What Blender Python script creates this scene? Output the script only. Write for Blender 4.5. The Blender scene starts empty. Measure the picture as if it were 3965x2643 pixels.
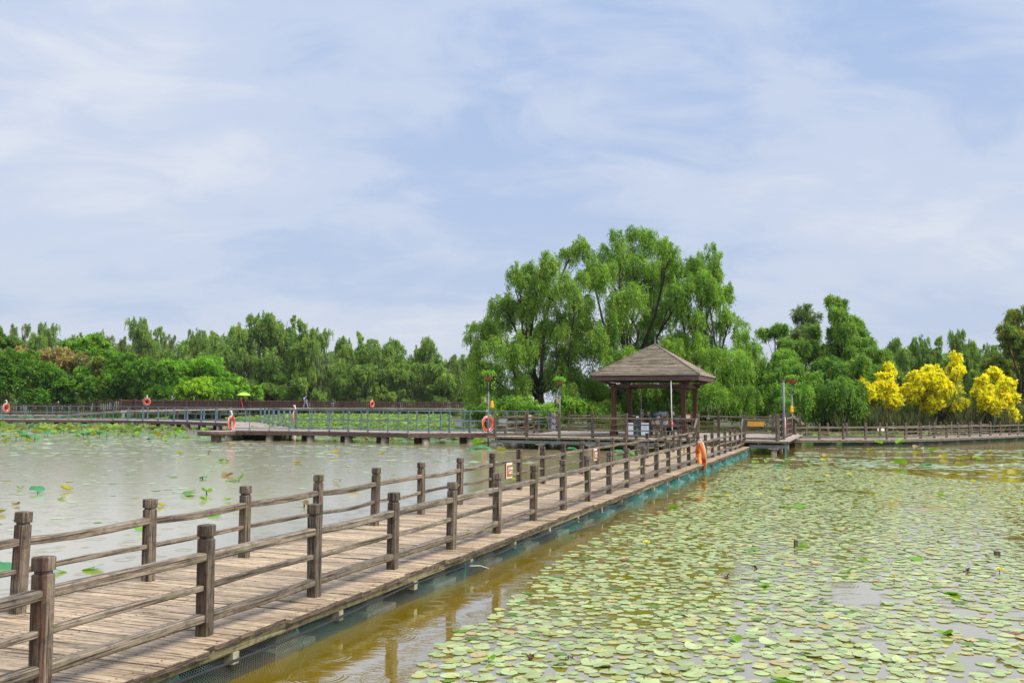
import bpy, math, random
import numpy as np
from mathutils import Vector, Matrix

random.seed(7)
RNG = np.random.default_rng(11)
SC = bpy.context.scene
COL = SC.collection
R = math.radians

# ------------------------------------------------------------------ camera
CAMZ = 2.03                       # eye height above the pond surface (z = 0)
FPX, PITCH, ROLL = 3700.0, 0.0650, 0.0048
cp, sp_ = math.cos(PITCH), math.sin(PITCH)
cr, sr = math.cos(ROLL), math.sin(ROLL)
cam_d = bpy.data.cameras.new('camera')
cam = bpy.data.objects.new('camera', cam_d)
COL.objects.link(cam)
cam_d.sensor_width = 36.0
cam_d.lens = FPX / 3965.0 * 36.0
cam_d.clip_start = 0.05
cam_d.clip_end = 6000
right = Vector((cr, -sr * sp_, sr * cp)); up = Vector((-sr, -cr * sp_, cr * cp)); fw = Vector((0, cp, sp_))
m = Matrix((right, up, -fw)).transposed().to_4x4()
m.translation = Vector((0, 0, CAMZ))
cam.matrix_world = m
SC.camera = cam

# ------------------------------------------------------------------ world and sun
SUN_EL, SUN_AZ = R(54), R(62)     # veiled sun, high on the right
w = bpy.data.worlds.new('World'); SC.world = w; w.use_nodes = True
nt = w.node_tree; nt.nodes.clear()
def N(nt, t, **kw):
    n = nt.nodes.new(t)
    for k, v in kw.items():
        if k.startswith('i_'):
            key = k[2:]
            key = int(key) if key.isdigit() else key.replace('_', ' ')
            n.inputs[key].default_value = v
        else:
            setattr(n, k, v)
    return n
def L(nt, a, b): nt.links.new(a, b)
def ramp(nt, fac, stops, interp='LINEAR'):
    r = nt.nodes.new('ShaderNodeValToRGB'); r.color_ramp.interpolation = interp
    e = r.color_ramp.elements
    while len(e) > 1: e.remove(e[-1])
    e[0].position = stops[0][0]; e[0].color = (*stops[0][1], 1)
    for p, c in stops[1:]:
        x = e.new(p); x.color = (*c, 1)
    L(nt, fac, r.inputs[0]); return r.outputs[0]
def mth(nt, op, a, b=None, c=None, clamp=False):
    n = nt.nodes.new('ShaderNodeMath'); n.operation = op; n.use_clamp = clamp
    for i, v in enumerate((a, b, c)):
        if v is None: continue
        if isinstance(v, (int, float)): n.inputs[i].default_value = v
        else: L(nt, v, n.inputs[i])
    return n.outputs[0]
def mixc(nt, fac, a, b, blend='MIX'):
    n = nt.nodes.new('ShaderNodeMix'); n.data_type = 'RGBA'; n.blend_type = blend
    for s, v in ((n.inputs[0], fac), (n.inputs[6], a), (n.inputs[7], b)):
        if isinstance(v, (int, float)): s.default_value = v
        elif isinstance(v, tuple): s.default_value = (*v, 1)
        else: L(nt, v, s)
    return n.outputs[2]

sky = N(nt, 'ShaderNodeTexSky', sky_type='NISHITA', sun_disc=False, sun_elevation=SUN_EL, sun_rotation=SUN_AZ)
sky.air_density = 1.2; sky.dust_density = 2.0
tc = N(nt, 'ShaderNodeTexCoord')
sep = N(nt, 'ShaderNodeSeparateXYZ'); L(nt, tc.outputs['Generated'], sep.inputs[0])
zc = mth(nt, 'ADD', mth(nt, 'MAXIMUM', sep.outputs[2], 0.0), 0.30)
px = mth(nt, 'DIVIDE', sep.outputs[0], zc); py = mth(nt, 'DIVIDE', sep.outputs[1], zc)
cmb = N(nt, 'ShaderNodeCombineXYZ'); L(nt, px, cmb.inputs[0]); L(nt, py, cmb.inputs[1])
mp = N(nt, 'ShaderNodeMapping'); L(nt, cmb.outputs[0], mp.inputs[0])
mp.inputs['Rotation'].default_value = (0, 0, R(-38)); mp.inputs['Scale'].default_value = (1.1, 1.7, 1)
mp.inputs['Location'].default_value = (5.3, 2.2, 0)
n1 = N(nt, 'ShaderNodeTexNoise', i_Scale=0.75, i_Detail=5.0, i_Roughness=0.50, i_Distortion=0.5); L(nt, mp.outputs[0], n1.inputs[0])
n2 = N(nt, 'ShaderNodeTexNoise', i_Scale=2.8, i_Detail=7.0, i_Roughness=0.60, i_Distortion=0.7); L(nt, mp.outputs[0], n2.inputs[0])
cl = mth(nt, 'ADD', mth(nt, 'MULTIPLY', n1.outputs[0], 0.66), mth(nt, 'MULTIPLY', n2.outputs[0], 0.34))
cf = ramp(nt, cl, [(0.38, (0.0,) * 3), (0.49, (0.50,) * 3), (0.60, (1.0,) * 3)], 'EASE')
cloudcol = mixc(nt, cf, (4.0, 5.35, 8.1), (7.5, 7.95, 9.0))
# thin overcast veil over the blue, paler and faintly warm low down
hz = ramp(nt, sep.outputs[2], [(0.0, (1.0,) * 3), (0.16, (0.5,) * 3), (0.40, (0.0,) * 3)])
cloudcol = mixc(nt, mth(nt, 'MULTIPLY', hz, 0.62), cloudcol, (6.5, 6.9, 7.8))
skyc = mixc(nt, 0.90, sky.outputs[0], cloudcol)
bg = N(nt, 'ShaderNodeBackground'); L(nt, skyc, bg.inputs[0]); bg.inputs[1].default_value = 0.092
wo = N(nt, 'ShaderNodeOutputWorld'); L(nt, bg.outputs[0], wo.inputs[0])

sd = bpy.data.lights.new('sun', 'SUN'); sd.energy = 4.8; sd.angle = R(50); sd.color = (1.0, 0.95, 0.86)
so = bpy.data.objects.new('sun', sd); COL.objects.link(so)
# direction towards the sun
sdir = Vector((math.sin(SUN_AZ) * math.cos(SUN_EL), -abs(math.cos(SUN_AZ)) * math.cos(SUN_EL), math.sin(SUN_EL)))
sky.sun_rotation = math.atan2(sdir.x, sdir.y)
so.rotation_euler = sdir.to_track_quat('Z', 'Y').to_euler()

SC.view_settings.view_transform = 'Standard'; SC.view_settings.look = 'None'
SC.view_settings.exposure = 0.20; SC.view_settings.gamma = 1.0
cy = SC.cycles
cy.max_bounces = 7; cy.diffuse_bounces = 4; cy.glossy_bounces = 3; cy.transmission_bounces = 5
cy.transparent_max_bounces = 12; cy.caustics_reflective = False; cy.caustics_refractive = False
cy.sample_clamp_indirect = 4.0

# ------------------------------------------------------------------ measuring helpers (photo pixel -> point in the place)
def ray(u, v):
    xr = (u - 1982.5) / FPX; ur = (1321.5 - v) / FPX
    x = xr * cr - ur * sr; uu = xr * sr + ur * cr
    return np.array([x, cp - uu * sp_, sp_ + uu * cp])
def at(u, v, z=0.0):
    r = ray(u, v); return r * ((z - CAMZ) / r[2]) + np.array([0, 0, CAMZ])
def aty(u, v, y):
    r = ray(u, v); return r * (y / r[1]) + np.array([0, 0, CAMZ])

# ------------------------------------------------------------------ object helpers
def tag(o, label=None, cat=None, group=None, kind=None):
    if label: o['label'] = label
    if cat: o['category'] = cat
    if group: o['group'] = group
    if kind: o['kind'] = kind
    return o
def empty(name, loc=(0, 0, 0), rz=0.0, label=None, cat=None, group=None):
    o = bpy.data.objects.new(name, None); COL.objects.link(o)
    o.location = loc; o.rotation_euler = (0, 0, rz); o.empty_display_size = 0.1
    return tag(o, label, cat, group)
def link(name, me, parent=None, loc=None, rot=None, scale=None):
    o = bpy.data.objects.new(name, me); COL.objects.link(o)
    if parent: o.parent = parent
    if loc is not None: o.location = loc
    if rot is not None: o.rotation_euler = rot
    if scale is not None: o.scale = scale
    return o
def copy_tree(o, parent=None):
    c = o.copy(); COL.objects.link(c); c.parent = parent
    for ch in list(o.children): copy_tree(ch, c)
    return c

class MB:
    """collects pieces of one part"""
    def __init__(s): s.v = []; s.f = []; s.mi = []; s.r = []; s.cur = 0; s.rnd = 0.5; s.smooth = []
    def add(s, vs, fs, smooth=False):
        b = len(s.v); s.v.extend([tuple(map(float, v)) for v in vs])
        for f in fs:
            s.f.append(tuple(i + b for i in f)); s.mi.append(s.cur); s.r.append(s.rnd); s.smooth.append(smooth)
    def box(s, c, size, rot=None, ch=0.0):
        x, y, z = [q / 2 for q in size]
        c = np.array(c, float)
        if ch > 0:   # octagonal section along local x
            sec = [(-y, -z + ch), (-y + ch, -z), (y - ch, -z), (y, -z + ch), (y, z - ch), (y - ch, z), (-y + ch, z), (-y, z - ch)]
            vs = [(-x, a, b) for a, b in sec] + [(x, a, b) for a, b in sec]
            fs = [tuple(range(7, -1, -1))[::-1][::-1], tuple(range(8, 16))] + [(i, i + 8, (i + 1) % 8 + 8, (i + 1) % 8)[::-1] for i in range(8)]
            fs[0] = tuple(range(8))[::-1]
        else:
            vs = [(-x, -y, -z), (x, -y, -z), (x, y, -z), (-x, y, -z), (-x, -y, z), (x, -y, z), (x, y, z), (-x, y, z)]
            fs = [(0, 3, 2, 1), (4, 5, 6, 7), (0, 1, 5, 4), (1, 2, 6, 5), (2, 3, 7, 6), (3, 0, 4, 7)]
        vs = np.array(vs)
        if rot is not None:
            vs = vs @ np.array(rot.to_matrix() if hasattr(rot, 'to_matrix') else rot).T
        s.add(vs + c, fs)
    def beam(s, p, q, w_, h_, ch=0.0):
        p, q = Vector(p), Vector(q); d = q - p
        rot = d.to_track_quat('X', 'Z').to_matrix()
        s.box((p + q) / 2, (d.length, w_, h_), rot, ch)
    def tube(s, pts, r, n=8, cap=True, smooth=True):
        pts = [np.array(p, float) for p in pts]
        rr = r if hasattr(r, '__len__') else [r] * len(pts)
        rings = []
        u0 = None
        for i, p in enumerate(pts):
            t = pts[min(i + 1, len(pts) - 1)] - pts[max(i - 1, 0)]
            t = t / (np.linalg.norm(t) + 1e-9)
            if u0 is None:
                a = np.array([0, 0, 1.0]) if abs(t[2]) < 0.9 else np.array([1.0, 0, 0])
            else: a = u0
            u = a - t * (a @ t); u /= np.linalg.norm(u) + 1e-9; u0 = u
            v = np.cross(t, u)
            rings.append([p + rr[i] * (u * math.cos(k / n * 2 * math.pi) + v * math.sin(k / n * 2 * math.pi)) for k in range(n)])
        vs = [q for g in rings for q in g]
        fs = [(i * n + k, i * n + (k + 1) % n, (i + 1) * n + (k + 1) % n, (i + 1) * n + k) for i in range(len(pts) - 1) for k in range(n)]
        if cap: fs += [tuple(range(n))[::-1], tuple(range((len(pts) - 1) * n, len(pts) * n))]
        s.add(vs, fs, smooth)
    def lathe(s, c, prof, n=16, sx=1, sy=1):
        vs = [(c[0] + r * sx * math.cos(k / n * 2 * math.pi), c[1] + r * sy * math.sin(k / n * 2 * math.pi), c[2] + z) for r, z in prof for k in range(n)]
        fs = [(i * n + k, i * n + (k + 1) % n, (i + 1) * n + (k + 1) % n, (i + 1) * n + k) for i in range(len(prof) - 1) for k in range(n)]
        fs += [tuple(range(n))[::-1], tuple(range((len(prof) - 1) * n, len(prof) * n))]
        s.add(vs, fs, True)
    def mesh(s, name, mats):
        me = bpy.data.meshes.new(name)
        me.from_pydata(s.v, [], s.f)
        for m_ in (mats if isinstance(mats, (list, tuple)) else [mats]): me.materials.append(m_)
        me.polygons.foreach_set('material_index', s.mi)
        me.polygons.foreach_set('use_smooth', s.smooth)
        a = me.attributes.new('rnd', 'FLOAT', 'FACE'); a.data.foreach_set('value', s.r)
        me.update(); return me
    def build(s, name, mats, parent=None, **kw):
        return link(name, s.mesh(name, mats), parent, **kw)

# ------------------------------------------------------------------ materials
def newmat(name):
    m_ = bpy.data.materials.new(name); m_.use_nodes = True
    t = m_.node_tree; b = t.nodes['Principled BSDF']
    return m_, t, b
def plain(name, col, rough=0.6, var=0.12, scale=6.0, metal=0.0, bump=0.0, spec=0.5):
    m_, t, b = newmat(name)
    tc = N(t, 'ShaderNodeTexCoord'); n = N(t, 'ShaderNodeTexNoise', i_Scale=scale, i_Detail=5.0, i_Roughness=0.6)
    L(t, tc.outputs['Object'], n.inputs[0])
    c = ramp(t, n.outputs[0], [(0.3, tuple(x * (1 - var * 1.6) for x in col)), (0.7, tuple(min(1, x * (1 + var)) for x in col))])
    L(t, c, b.inputs['Base Color']); b.inputs['Roughness'].default_value = rough; b.inputs['Metallic'].default_value = metal
    b.inputs['Specular IOR Level'].default_value = spec
    if bump:
        bp = N(t, 'ShaderNodeBump', i_Strength=bump, i_Distance=0.02); L(t, n.outputs[0], bp.inputs['Height']); L(t, bp.outputs[0], b.inputs['Normal'])
    return m_
def wood(name, dark, mid, light, axis='X', k=1.0, red=0.35, redcol=(0.10, 0.035, 0.02), moss=0.0, attr=False, rough=0.62, wet=0.0):
    """weathered timber: grain stretched along the local axis, stain patches, cracks"""
    m_, t, b = newmat(name)
    tc = N(t, 'ShaderNodeTexCoord'); oi = N(t, 'ShaderNodeObjectInfo')
    mp = N(t, 'ShaderNodeMapping'); L(t, tc.outputs['Object'], mp.inputs[0])
    s = {'X': (2.2, 55, 55), 'Y': (55, 2.2, 55), 'Z': (55, 55, 2.2)}[axis]
    mp.inputs['Scale'].default_value = tuple(q * k for q in s)
    if attr:
        at_ = N(t, 'ShaderNodeAttribute', attribute_name='rnd'); rs = at_.outputs['Fac']
    else: rs = oi.outputs['Random']
    off = N(t, 'ShaderNodeVectorMath', operation='SCALE'); cx = N(t, 'ShaderNodeCombineXYZ')
    for i in range(3): L(t, rs, cx.inputs[i])
    L(t, cx.outputs[0], off.inputs[0]); off.inputs['Scale'].default_value = 37.0
    ad = N(t, 'ShaderNodeVectorMath', operation='ADD'); L(t, mp.outputs[0], ad.inputs[0]); L(t, off.outputs[0], ad.inputs[1])
    g = N(t, 'ShaderNodeTexNoise', i_Scale=1.0, i_Detail=6.0, i_Roughness=0.65, i_Distortion=0.4); L(t, ad.outputs[0], g.inputs[0])
    col = ramp(t, g.outputs[0], [(0.39, dark), (0.46, mid), (0.56, light), (0.69, mid), (0.77, dark)])
    pn = N(t, 'ShaderNodeTexNoise', i_Scale=0.16, i_Detail=4.0, i_Roughness=0.6); L(t, ad.outputs[0], pn.inputs[0])
    pf_ = ramp(t, pn.outputs[0], [(0.50, (0,) * 3), (0.66, (1,) * 3)])
    col = mixc(t, mth(t, 'MULTIPLY', pf_, red), col, redcol)
    bn = N(t, 'ShaderNodeTexNoise', i_Scale=14.0, i_Detail=5.0, i_Roughness=0.7); L(t, tc.outputs['Object'], bn.inputs[0])
    bf = ramp(t, bn.outputs[0], [(0.33, (0.35,) * 3), (0.50, (1.0,) * 3), (0.70, (1.3,) * 3)])
    col = mixc(t, 0.45 if attr else 0.85, col, bf, 'MULTIPLY')
    # per piece brightness
    bc = mth(t, 'ADD', mth(t, 'MULTIPLY', rs, 0.50), 0.74)
    mul = N(t, 'ShaderNodeVectorMath', operation='SCALE'); L(t, col, mul.inputs[0]); L(t, bc, mul.inputs['Scale']); col = mul.outputs[0]
    if moss:
        mn = N(t, 'ShaderNodeTexNoise', i_Scale=5.0, i_Detail=3.0); L(t, tc.outputs['Object'], mn.inputs[0])
        mo = N(t, 'ShaderNodeVectorMath', operation='ADD'); L(t, tc.outputs['Object'], mo.inputs[0]); L(t, off.outputs[0], mo.inputs[1]); L(t, mo.outputs[0], mn.inputs[0])
        mf = ramp(t, mn.outputs[0], [(0.56, (0,) * 3), (0.70, (1,) * 3)])
        col = mixc(t, mth(t, 'MULTIPLY', mf, moss), col, (0.075, 0.095, 0.014))
    L(t, col, b.inputs['Base Color'])
    ck = ramp(t, g.outputs[0], [(0.22, (0,) * 3), (0.34, (1,) * 3)])
    bp = N(t, 'ShaderNodeBump', i_Strength=0.8, i_Distance=0.008); L(t, g.outputs[0], bp.inputs['Height']); L(t, bp.outputs[0], b.inputs['Normal'])
    rr = mth(t, 'SUBTRACT', rough, mth(t, 'MULTIPLY', pf_, wet)); L(t, rr, b.inputs['Roughness'])
    b.inputs['Specular IOR Level'].default_value = 0.35
    return m_
def leafmat(name, trans=0.35, rough=0.5):
    m_, t, b = newmat(name)
    a = N(t, 'ShaderNodeAttribute', attribute_name='col')
    L(t, a.outputs['Color'], b.inputs['Base Color']); b.inputs['Roughness'].default_value = rough
    b.inputs['Specular IOR Level'].default_value = 0.25
    tr = N(t, 'ShaderNodeBsdfTranslucent'); br = N(t, 'ShaderNodeMix'); br.data_type = 'RGBA'; br.blend_type = 'MULTIPLY'
    br.inputs[0].default_value = 1.0; L(t, a.outputs['Color'], br.inputs[6]); br.inputs[7].default_value = (1.5, 1.6, 0.8, 1)
    L(t, br.outputs[2], tr.inputs[0])
    mx = N(t, 'ShaderNodeMixShader'); mx.inputs[0].default_value = trans
    L(t, b.outputs[0], mx.inputs[1]); L(t, tr.outputs[0], mx.inputs[2])
    L(t, mx.outputs[0], t.nodes['Material Output'].inputs[0])
    return m_

M = {}
M['rail'] = wood('rail_wood', (0.026, 0.019, 0.013), (0.125, 0.098, 0.072), (0.250, 0.208, 0.158), 'X', 1.0, 0.22, (0.10, 0.05, 0.028), moss=0.25)
M['post'] = wood('post_wood', (0.022, 0.015, 0.010), (0.092, 0.068, 0.050), (0.215, 0.172, 0.130), 'Z', 1.0, 0.75, (0.055, 0.018, 0.010), moss=0.5)
M['deck'] = wood('deck_wood', (0.12, 0.080, 0.056), (0.36, 0.275, 0.205), (0.56, 0.45, 0.35), 'X', 0.9, 0.35, (0.16, 0.095, 0.062), attr=True, wet=0.25)
M['edge'] = wood('plank_end_wood', (0.025, 0.017, 0.013), (0.075, 0.052, 0.038), (0.16, 0.12, 0.085), 'X', 1.4, 0.5, (0.06, 0.02, 0.014), attr=True)
M['beam'] = wood('beam_wood', (0.05, 0.045, 0.022), (0.16, 0.14, 0.07), (0.27, 0.23, 0.13), 'X', 0.8, 0.2, moss=0.5)
M['far_wood'] = wood('grey_brown_wood', (0.07, 0.05, 0.04), (0.17, 0.125, 0.10), (0.27, 0.21, 0.17), 'X', 0.6, 0.3)
M['far_deck'] = wood('pale_deck_wood', (0.18, 0.145, 0.125), (0.31, 0.255, 0.222), (0.41, 0.35, 0.31), 'X', 0.5, 0.1, attr=True)
M['roof'] = wood('roof_batten_wood', (0.08, 0.062, 0.045), (0.30, 0.25, 0.185), (0.46, 0.395, 0.31), 'X', 0.5, 0.25, (0.10, 0.075, 0.045), attr=True)
M['column'] = wood('red_brown_column_wood', (0.018, 0.006, 0.003), (0.060, 0.021, 0.011), (0.11, 0.043, 0.022), 'Z', 0.5, 0.2)
M['fascia'] = wood('dark_fascia_wood', (0.035, 0.020, 0.016), (0.085, 0.052, 0.042), (0.14, 0.095, 0.08), 'X', 0.5, 0.3)
M['brown'] = wood('dark_brown_fence_wood', (0.020, 0.010, 0.008), (0.050, 0.026, 0.020), (0.085, 0.048, 0.038), 'Z', 0.4, 0.2)
M['conc'] = plain('concrete', (0.42, 0.37, 0.29), 0.85, 0.25, 5, bump=0.4)
M['block'] = plain('pale_block', (0.40, 0.38, 0.25), 0.8, 0.3, 9, bump=0.4)
M['steel'] = plain('grey_steel', (0.27, 0.30, 0.31), 0.5, 0.2, 3)
M['blue_steel'] = plain('blue_grey_painted_steel', (0.125, 0.19, 0.245), 0.5, 0.25, 2.0)
M['blue_rail'] = plain('dark_blue_grey_rail', (0.075, 0.12, 0.155), 0.4, 0.25, 2.0)
M['pole'] = plain('dark_grey_pole', (0.14, 0.16, 0.19), 0.45, 0.2, 4)
M['white'] = plain('white_paint', (0.75, 0.75, 0.73), 0.5, 0.06)
M['cream'] = plain('cream_board', (0.80, 0.66, 0.56), 0.6, 0.08)
M['tan'] = plain('sign_brown', (0.28, 0.15, 0.035), 0.55, 0.1)
M['orange'] = plain('orange_plastic', (0.88, 0.22, 0.02), 0.42, 0.08, 3)
M['red'] = plain('red_orange_plastic', (0.80, 0.075, 0.025), 0.42, 0.08, 3)
M['salmon'] = plain('salmon_plastic', (0.80, 0.17, 0.13), 0.45, 0.08, 3)
M['reflect'] = plain('grey_reflective_tape', (0.5, 0.5, 0.5), 0.35, 0.05)
M['redtape'] = plain('red_tape', (0.60, 0.05, 0.01), 0.45, 0.05)
M['rope'] = plain('white_rope', (0.70, 0.66, 0.62), 0.8, 0.1)
M['black'] = plain('black_rubber', (0.018, 0.018, 0.020), 0.5, 0.2)
M['teal'] = plain('teal_twine', (0.02, 0.20, 0.17), 0.6, 0.2)
M['dark'] = plain('dark_shade_metal', (0.03, 0.035, 0.04), 0.5, 0.1)
M['yellow_board'] = plain('amber_board', (0.75, 0.36, 0.045), 0.5, 0.08)
M['amber'] = plain('amber_bell', (0.86, 0.40, 0.02), 0.45, 0.08)
M['clay'] = plain('terracotta', (0.32, 0.12, 0.07), 0.7, 0.15)
M['redpot'] = plain('red_pot', (0.42, 0.035, 0.015), 0.5, 0.12)
M['beige'] = plain('beige_bell', (0.42, 0.29, 0.19), 0.7, 0.1)
M['binwhite'] = plain('bin_panel_white', (0.62, 0.66, 0.70), 0.5, 0.04)
M['bindark'] = plain('bin_dark', (0.030, 0.042, 0.048), 0.5, 0.1)
M['cyan'] = plain('cyan_print', (0.02, 0.30, 0.32), 0.6, 0.05)
M['sky_print'] = plain('light_blue_print', (0.13, 0.42, 0.62), 0.6, 0.05)
M['blue_sign'] = plain('blue_sign_face', (0.02, 0.03, 0.42), 0.4, 0.05)
M['text'] = plain('white_lettering', (0.80, 0.80, 0.84), 0.6, 0.02)
M['bark'] = plain('bark', (0.055, 0.042, 0.032), 0.9, 0.35, 3, bump=0.5)
M['leaf'] = leafmat('foliage', .40)
M['pad'] = leafmat('lily_leaf', 0.12, 0.33)
M['lotus'] = leafmat('lotus_leaf', 0.30, 0.42)
M['stalk'] = plain('stalk_green', (0.08, 0.12, 0.03), 0.7)
M['petal'] = plain('yellow_petal', (0.85, 0.80, 0.10), 0.5, 0.05)
M['skin'] = plain('skin', (0.55, 0.32, 0.22), 0.55, 0.05)
M['hair'] = plain('black_hair', (0.010, 0.009, 0.010), 0.5, 0.1)
M['blackshirt'] = plain('black_cloth', (0.014, 0.016, 0.020), 0.8, 0.2)
M['denim'] = plain('pale_denim', (0.28, 0.33, 0.50), 0.8, 0.12)
M['pink'] = plain('pink_cloth', (0.75, 0.45, 0.46), 0.8, 0.06)
M['navy'] = plain('navy_cloth', (0.02, 0.045, 0.19), 0.8, 0.1)
M['orangecloth'] = plain('orange_cloth', (0.85, 0.22, 0.05), 0.8, 0.06)
M['hat'] = plain('cream_cloth', (0.62, 0.60, 0.50), 0.8, 0.06)
M['bluecloth'] = plain('light_blue_cloth', (0.30, 0.45, 0.68), 0.7, 0.08)
M['mask'] = plain('pale_blue_mask', (0.35, 0.62, 0.78), 0.7, 0.04)
M['yellowcloth'] = plain('yellow_cloth', (0.85, 0.50, 0.10), 0.8, 0.06)
M['redcloth'] = plain('red_cloth', (0.75, 0.05, 0.03), 0.8, 0.06)
M['lime'] = plain('lime_umbrella', (0.36, 0.62, 0.07), 0.6, 0.06)

# water: olive silt lit from within, mirror-like sheen, fine wind ripples and rain rings
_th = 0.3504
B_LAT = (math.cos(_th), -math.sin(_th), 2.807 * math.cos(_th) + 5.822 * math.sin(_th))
def water_material():
    m_, t, b = newmat('pond_water')
    ge = N(t, 'ShaderNodeNewGeometry')
    sp3 = N(t, 'ShaderNodeSeparateXYZ'); L(t, ge.outputs['Position'], sp3.inputs[0])
    n = N(t, 'ShaderNodeTexNoise', i_Scale=0.12, i_Detail=3.0); L(t, ge.outputs['Position'], n.inputs[0])
    c = ramp(t, n.outputs[0], [(0.3, (0.23, 0.160, 0.003)), (0.7, (0.27, 0.190, 0.008))])
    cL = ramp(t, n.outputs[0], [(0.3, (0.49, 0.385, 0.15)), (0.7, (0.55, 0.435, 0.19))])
    b.inputs['IOR'].default_value = 1.33
    # the open pond left of the walkway is ruffled by rain, the sheltered side is calmer
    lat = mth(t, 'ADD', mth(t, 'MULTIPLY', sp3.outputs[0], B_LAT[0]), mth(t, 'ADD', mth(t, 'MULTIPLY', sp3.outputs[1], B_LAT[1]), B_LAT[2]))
    rmp = N(t, 'ShaderNodeMapRange'); rmp.interpolation_type = 'SMOOTHSTEP'; L(t, lat, rmp.inputs[0])
    for i_, v_ in ((1, -2.0), (2, 0.5), (3, 0.15), (4, 0.05)): rmp.inputs[i_].default_value = v_
    L(t, rmp.outputs[0], b.inputs['Roughness'])
    # open pond base painted paler as reflected sky, olive water in the sheltered half
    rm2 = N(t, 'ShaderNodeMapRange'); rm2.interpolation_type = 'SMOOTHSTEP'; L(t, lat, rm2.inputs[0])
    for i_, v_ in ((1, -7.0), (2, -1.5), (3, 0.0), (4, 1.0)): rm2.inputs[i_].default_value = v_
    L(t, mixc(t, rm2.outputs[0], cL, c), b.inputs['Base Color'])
    b.inputs['Specular IOR Level'].default_value = 0.0
    mp = N(t, 'ShaderNodeMapping'); L(t, ge.outputs['Position'], mp.inputs[0]); mp.inputs['Scale'].default_value = (1.0, 2.2, 1)
    w1 = N(t, 'ShaderNodeTexNoise', i_Scale=5.5, i_Detail=3.0, i_Roughness=0.5); L(t, mp.outputs[0], w1.inputs[0])
    w2 = N(t, 'ShaderNodeTexNoise', i_Scale=1.1, i_Detail=2.0); L(t, mp.outputs[0], w2.inputs[0])
    h = mth(t, 'ADD', mth(t, 'MULTIPLY', w1.outputs[0], 0.5), mth(t, 'MULTIPLY', w2.outputs[0], 0.9))
    acc = None
    for sc_, off in ((1.5, 0.0), (2.3, 7.3)):
        mo = N(t, 'ShaderNodeMapping'); L(t, ge.outputs['Position'], mo.inputs[0]); mo.inputs['Location'].default_value = (off, off * .7, 0)
        mo.inputs['Scale'].default_value = (sc_, sc_, 0)
        v = N(t, 'ShaderNodeTexVoronoi', voronoi_dimensions='2D'); v.inputs['Scale'].default_value = 1.0; L(t, mo.outputs[0], v.inputs[0])
        dist = v.outputs['Distance']
        sc3 = N(t, 'ShaderNodeSeparateColor'); L(t, v.outputs['Color'], sc3.inputs[0])
        on = mth(t, 'GREATER_THAN', sc3.outputs[0], 0.45)
        rad = mth(t, 'ADD', mth(t, 'MULTIPLY', sc3.outputs[1], 0.26), 0.06)
        env = mth(t, 'SUBTRACT', 1.0, mth(t, 'MULTIPLY', mth(t, 'ABSOLUTE', mth(t, 'SUBTRACT', dist, rad)), 9.0), clamp=True)
        rg = mth(t, 'MULTIPLY', mth(t, 'SINE', mth(t, 'MULTIPLY', dist, 95.0)), mth(t, 'MULTIPLY', env, on))
        acc = rg if acc is None else mth(t, 'ADD', acc, rg)
    h = mth(t, 'ADD', h, mth(t, 'MULTIPLY', acc, 0.28))
    bp = N(t, 'ShaderNodeBump', i_Strength=0.34, i_Distance=0.012); L(t, h, bp.inputs['Height']); L(t, bp.outputs[0], b.inputs['Normal'])
    gl = N(t, 'ShaderNodeBsdfGlossy'); gl.inputs['Color'].default_value = (1, 1, 1, 1); L(t, rmp.outputs[0], gl.inputs['Roughness']); L(t, bp.outputs[0], gl.inputs['Normal'])
    fr_ = N(t, 'ShaderNodeFresnel', i_IOR=1.33); L(t, bp.outputs[0], fr_.inputs['Normal'])
    mx_ = N(t, 'ShaderNodeMixShader'); L(t, mth(t, 'ADD', mth(t, 'MULTIPLY', fr_.outputs[0], 0.50), 0.50, clamp=True), mx_.inputs[0])
    L(t, b.outputs[0], mx_.inputs[1]); L(t, gl.outputs[0], mx_.inputs[2]); L(t, mx_.outputs[0], t.nodes['Material Output'].inputs[0])
    return m_
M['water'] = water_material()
def ground_material():
    m_, t, b = newmat('bank_soil')
    ge = N(t, 'ShaderNodeNewGeometry')
    n = N(t, 'ShaderNodeTexNoise', i_Scale=0.6, i_Detail=6.0); L(t, ge.outputs['Position'], n.inputs[0])
    c = ramp(t, n.outputs[0], [(0.35, (0.035, 0.045, 0.014)), (0.55, (0.06, 0.075, 0.02)), (0.7, (0.10, 0.075, 0.04))])
    L(t, c, b.inputs['Base Color']); b.inputs['Roughness'].default_value = 0.95
    return m_
M['ground'] = ground_material()
def net_material():
    m_, t, b = newmat('green_net')
    a = N(t, 'ShaderNodeUVMap'); sp3 = N(t, 'ShaderNodeSeparateXYZ'); L(t, a.outputs[0], sp3.inputs[0])
    u, v = sp3.outputs[0], sp3.outputs[1]
    def line(e):
        fr = mth(t, 'FRACT', mth(t, 'MULTIPLY', e, 1 / 0.030)); return mth(t, 'LESS_THAN', mth(t, 'ABSOLUTE', mth(t, 'SUBTRACT', fr, 0.5)), 0.13)
    f1 = line(mth(t, 'ADD', u, v)); f2 = line(mth(t, 'SUBTRACT', u, v))
    al = mth(t, 'MAXIMUM', f1, f2)
    at_ = N(t, 'ShaderNodeAttribute', attribute_name='col')
    b.inputs['Roughness'].default_value = 0.6
    L(t, at_.outputs['Color'], b.inputs['Base Color'])
    tr = N(t, 'ShaderNodeBsdfTransparent'); mx = N(t, 'ShaderNodeMixShader')
    L(t, al, mx.inputs[0]); L(t, tr.outputs[0], mx.inputs[1]); L(t, b.outputs[0], mx.inputs[2])
    L(t, mx.outputs[0], t.nodes['Material Output'].inputs[0])
    return m_
M['net'] = net_material()

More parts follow.
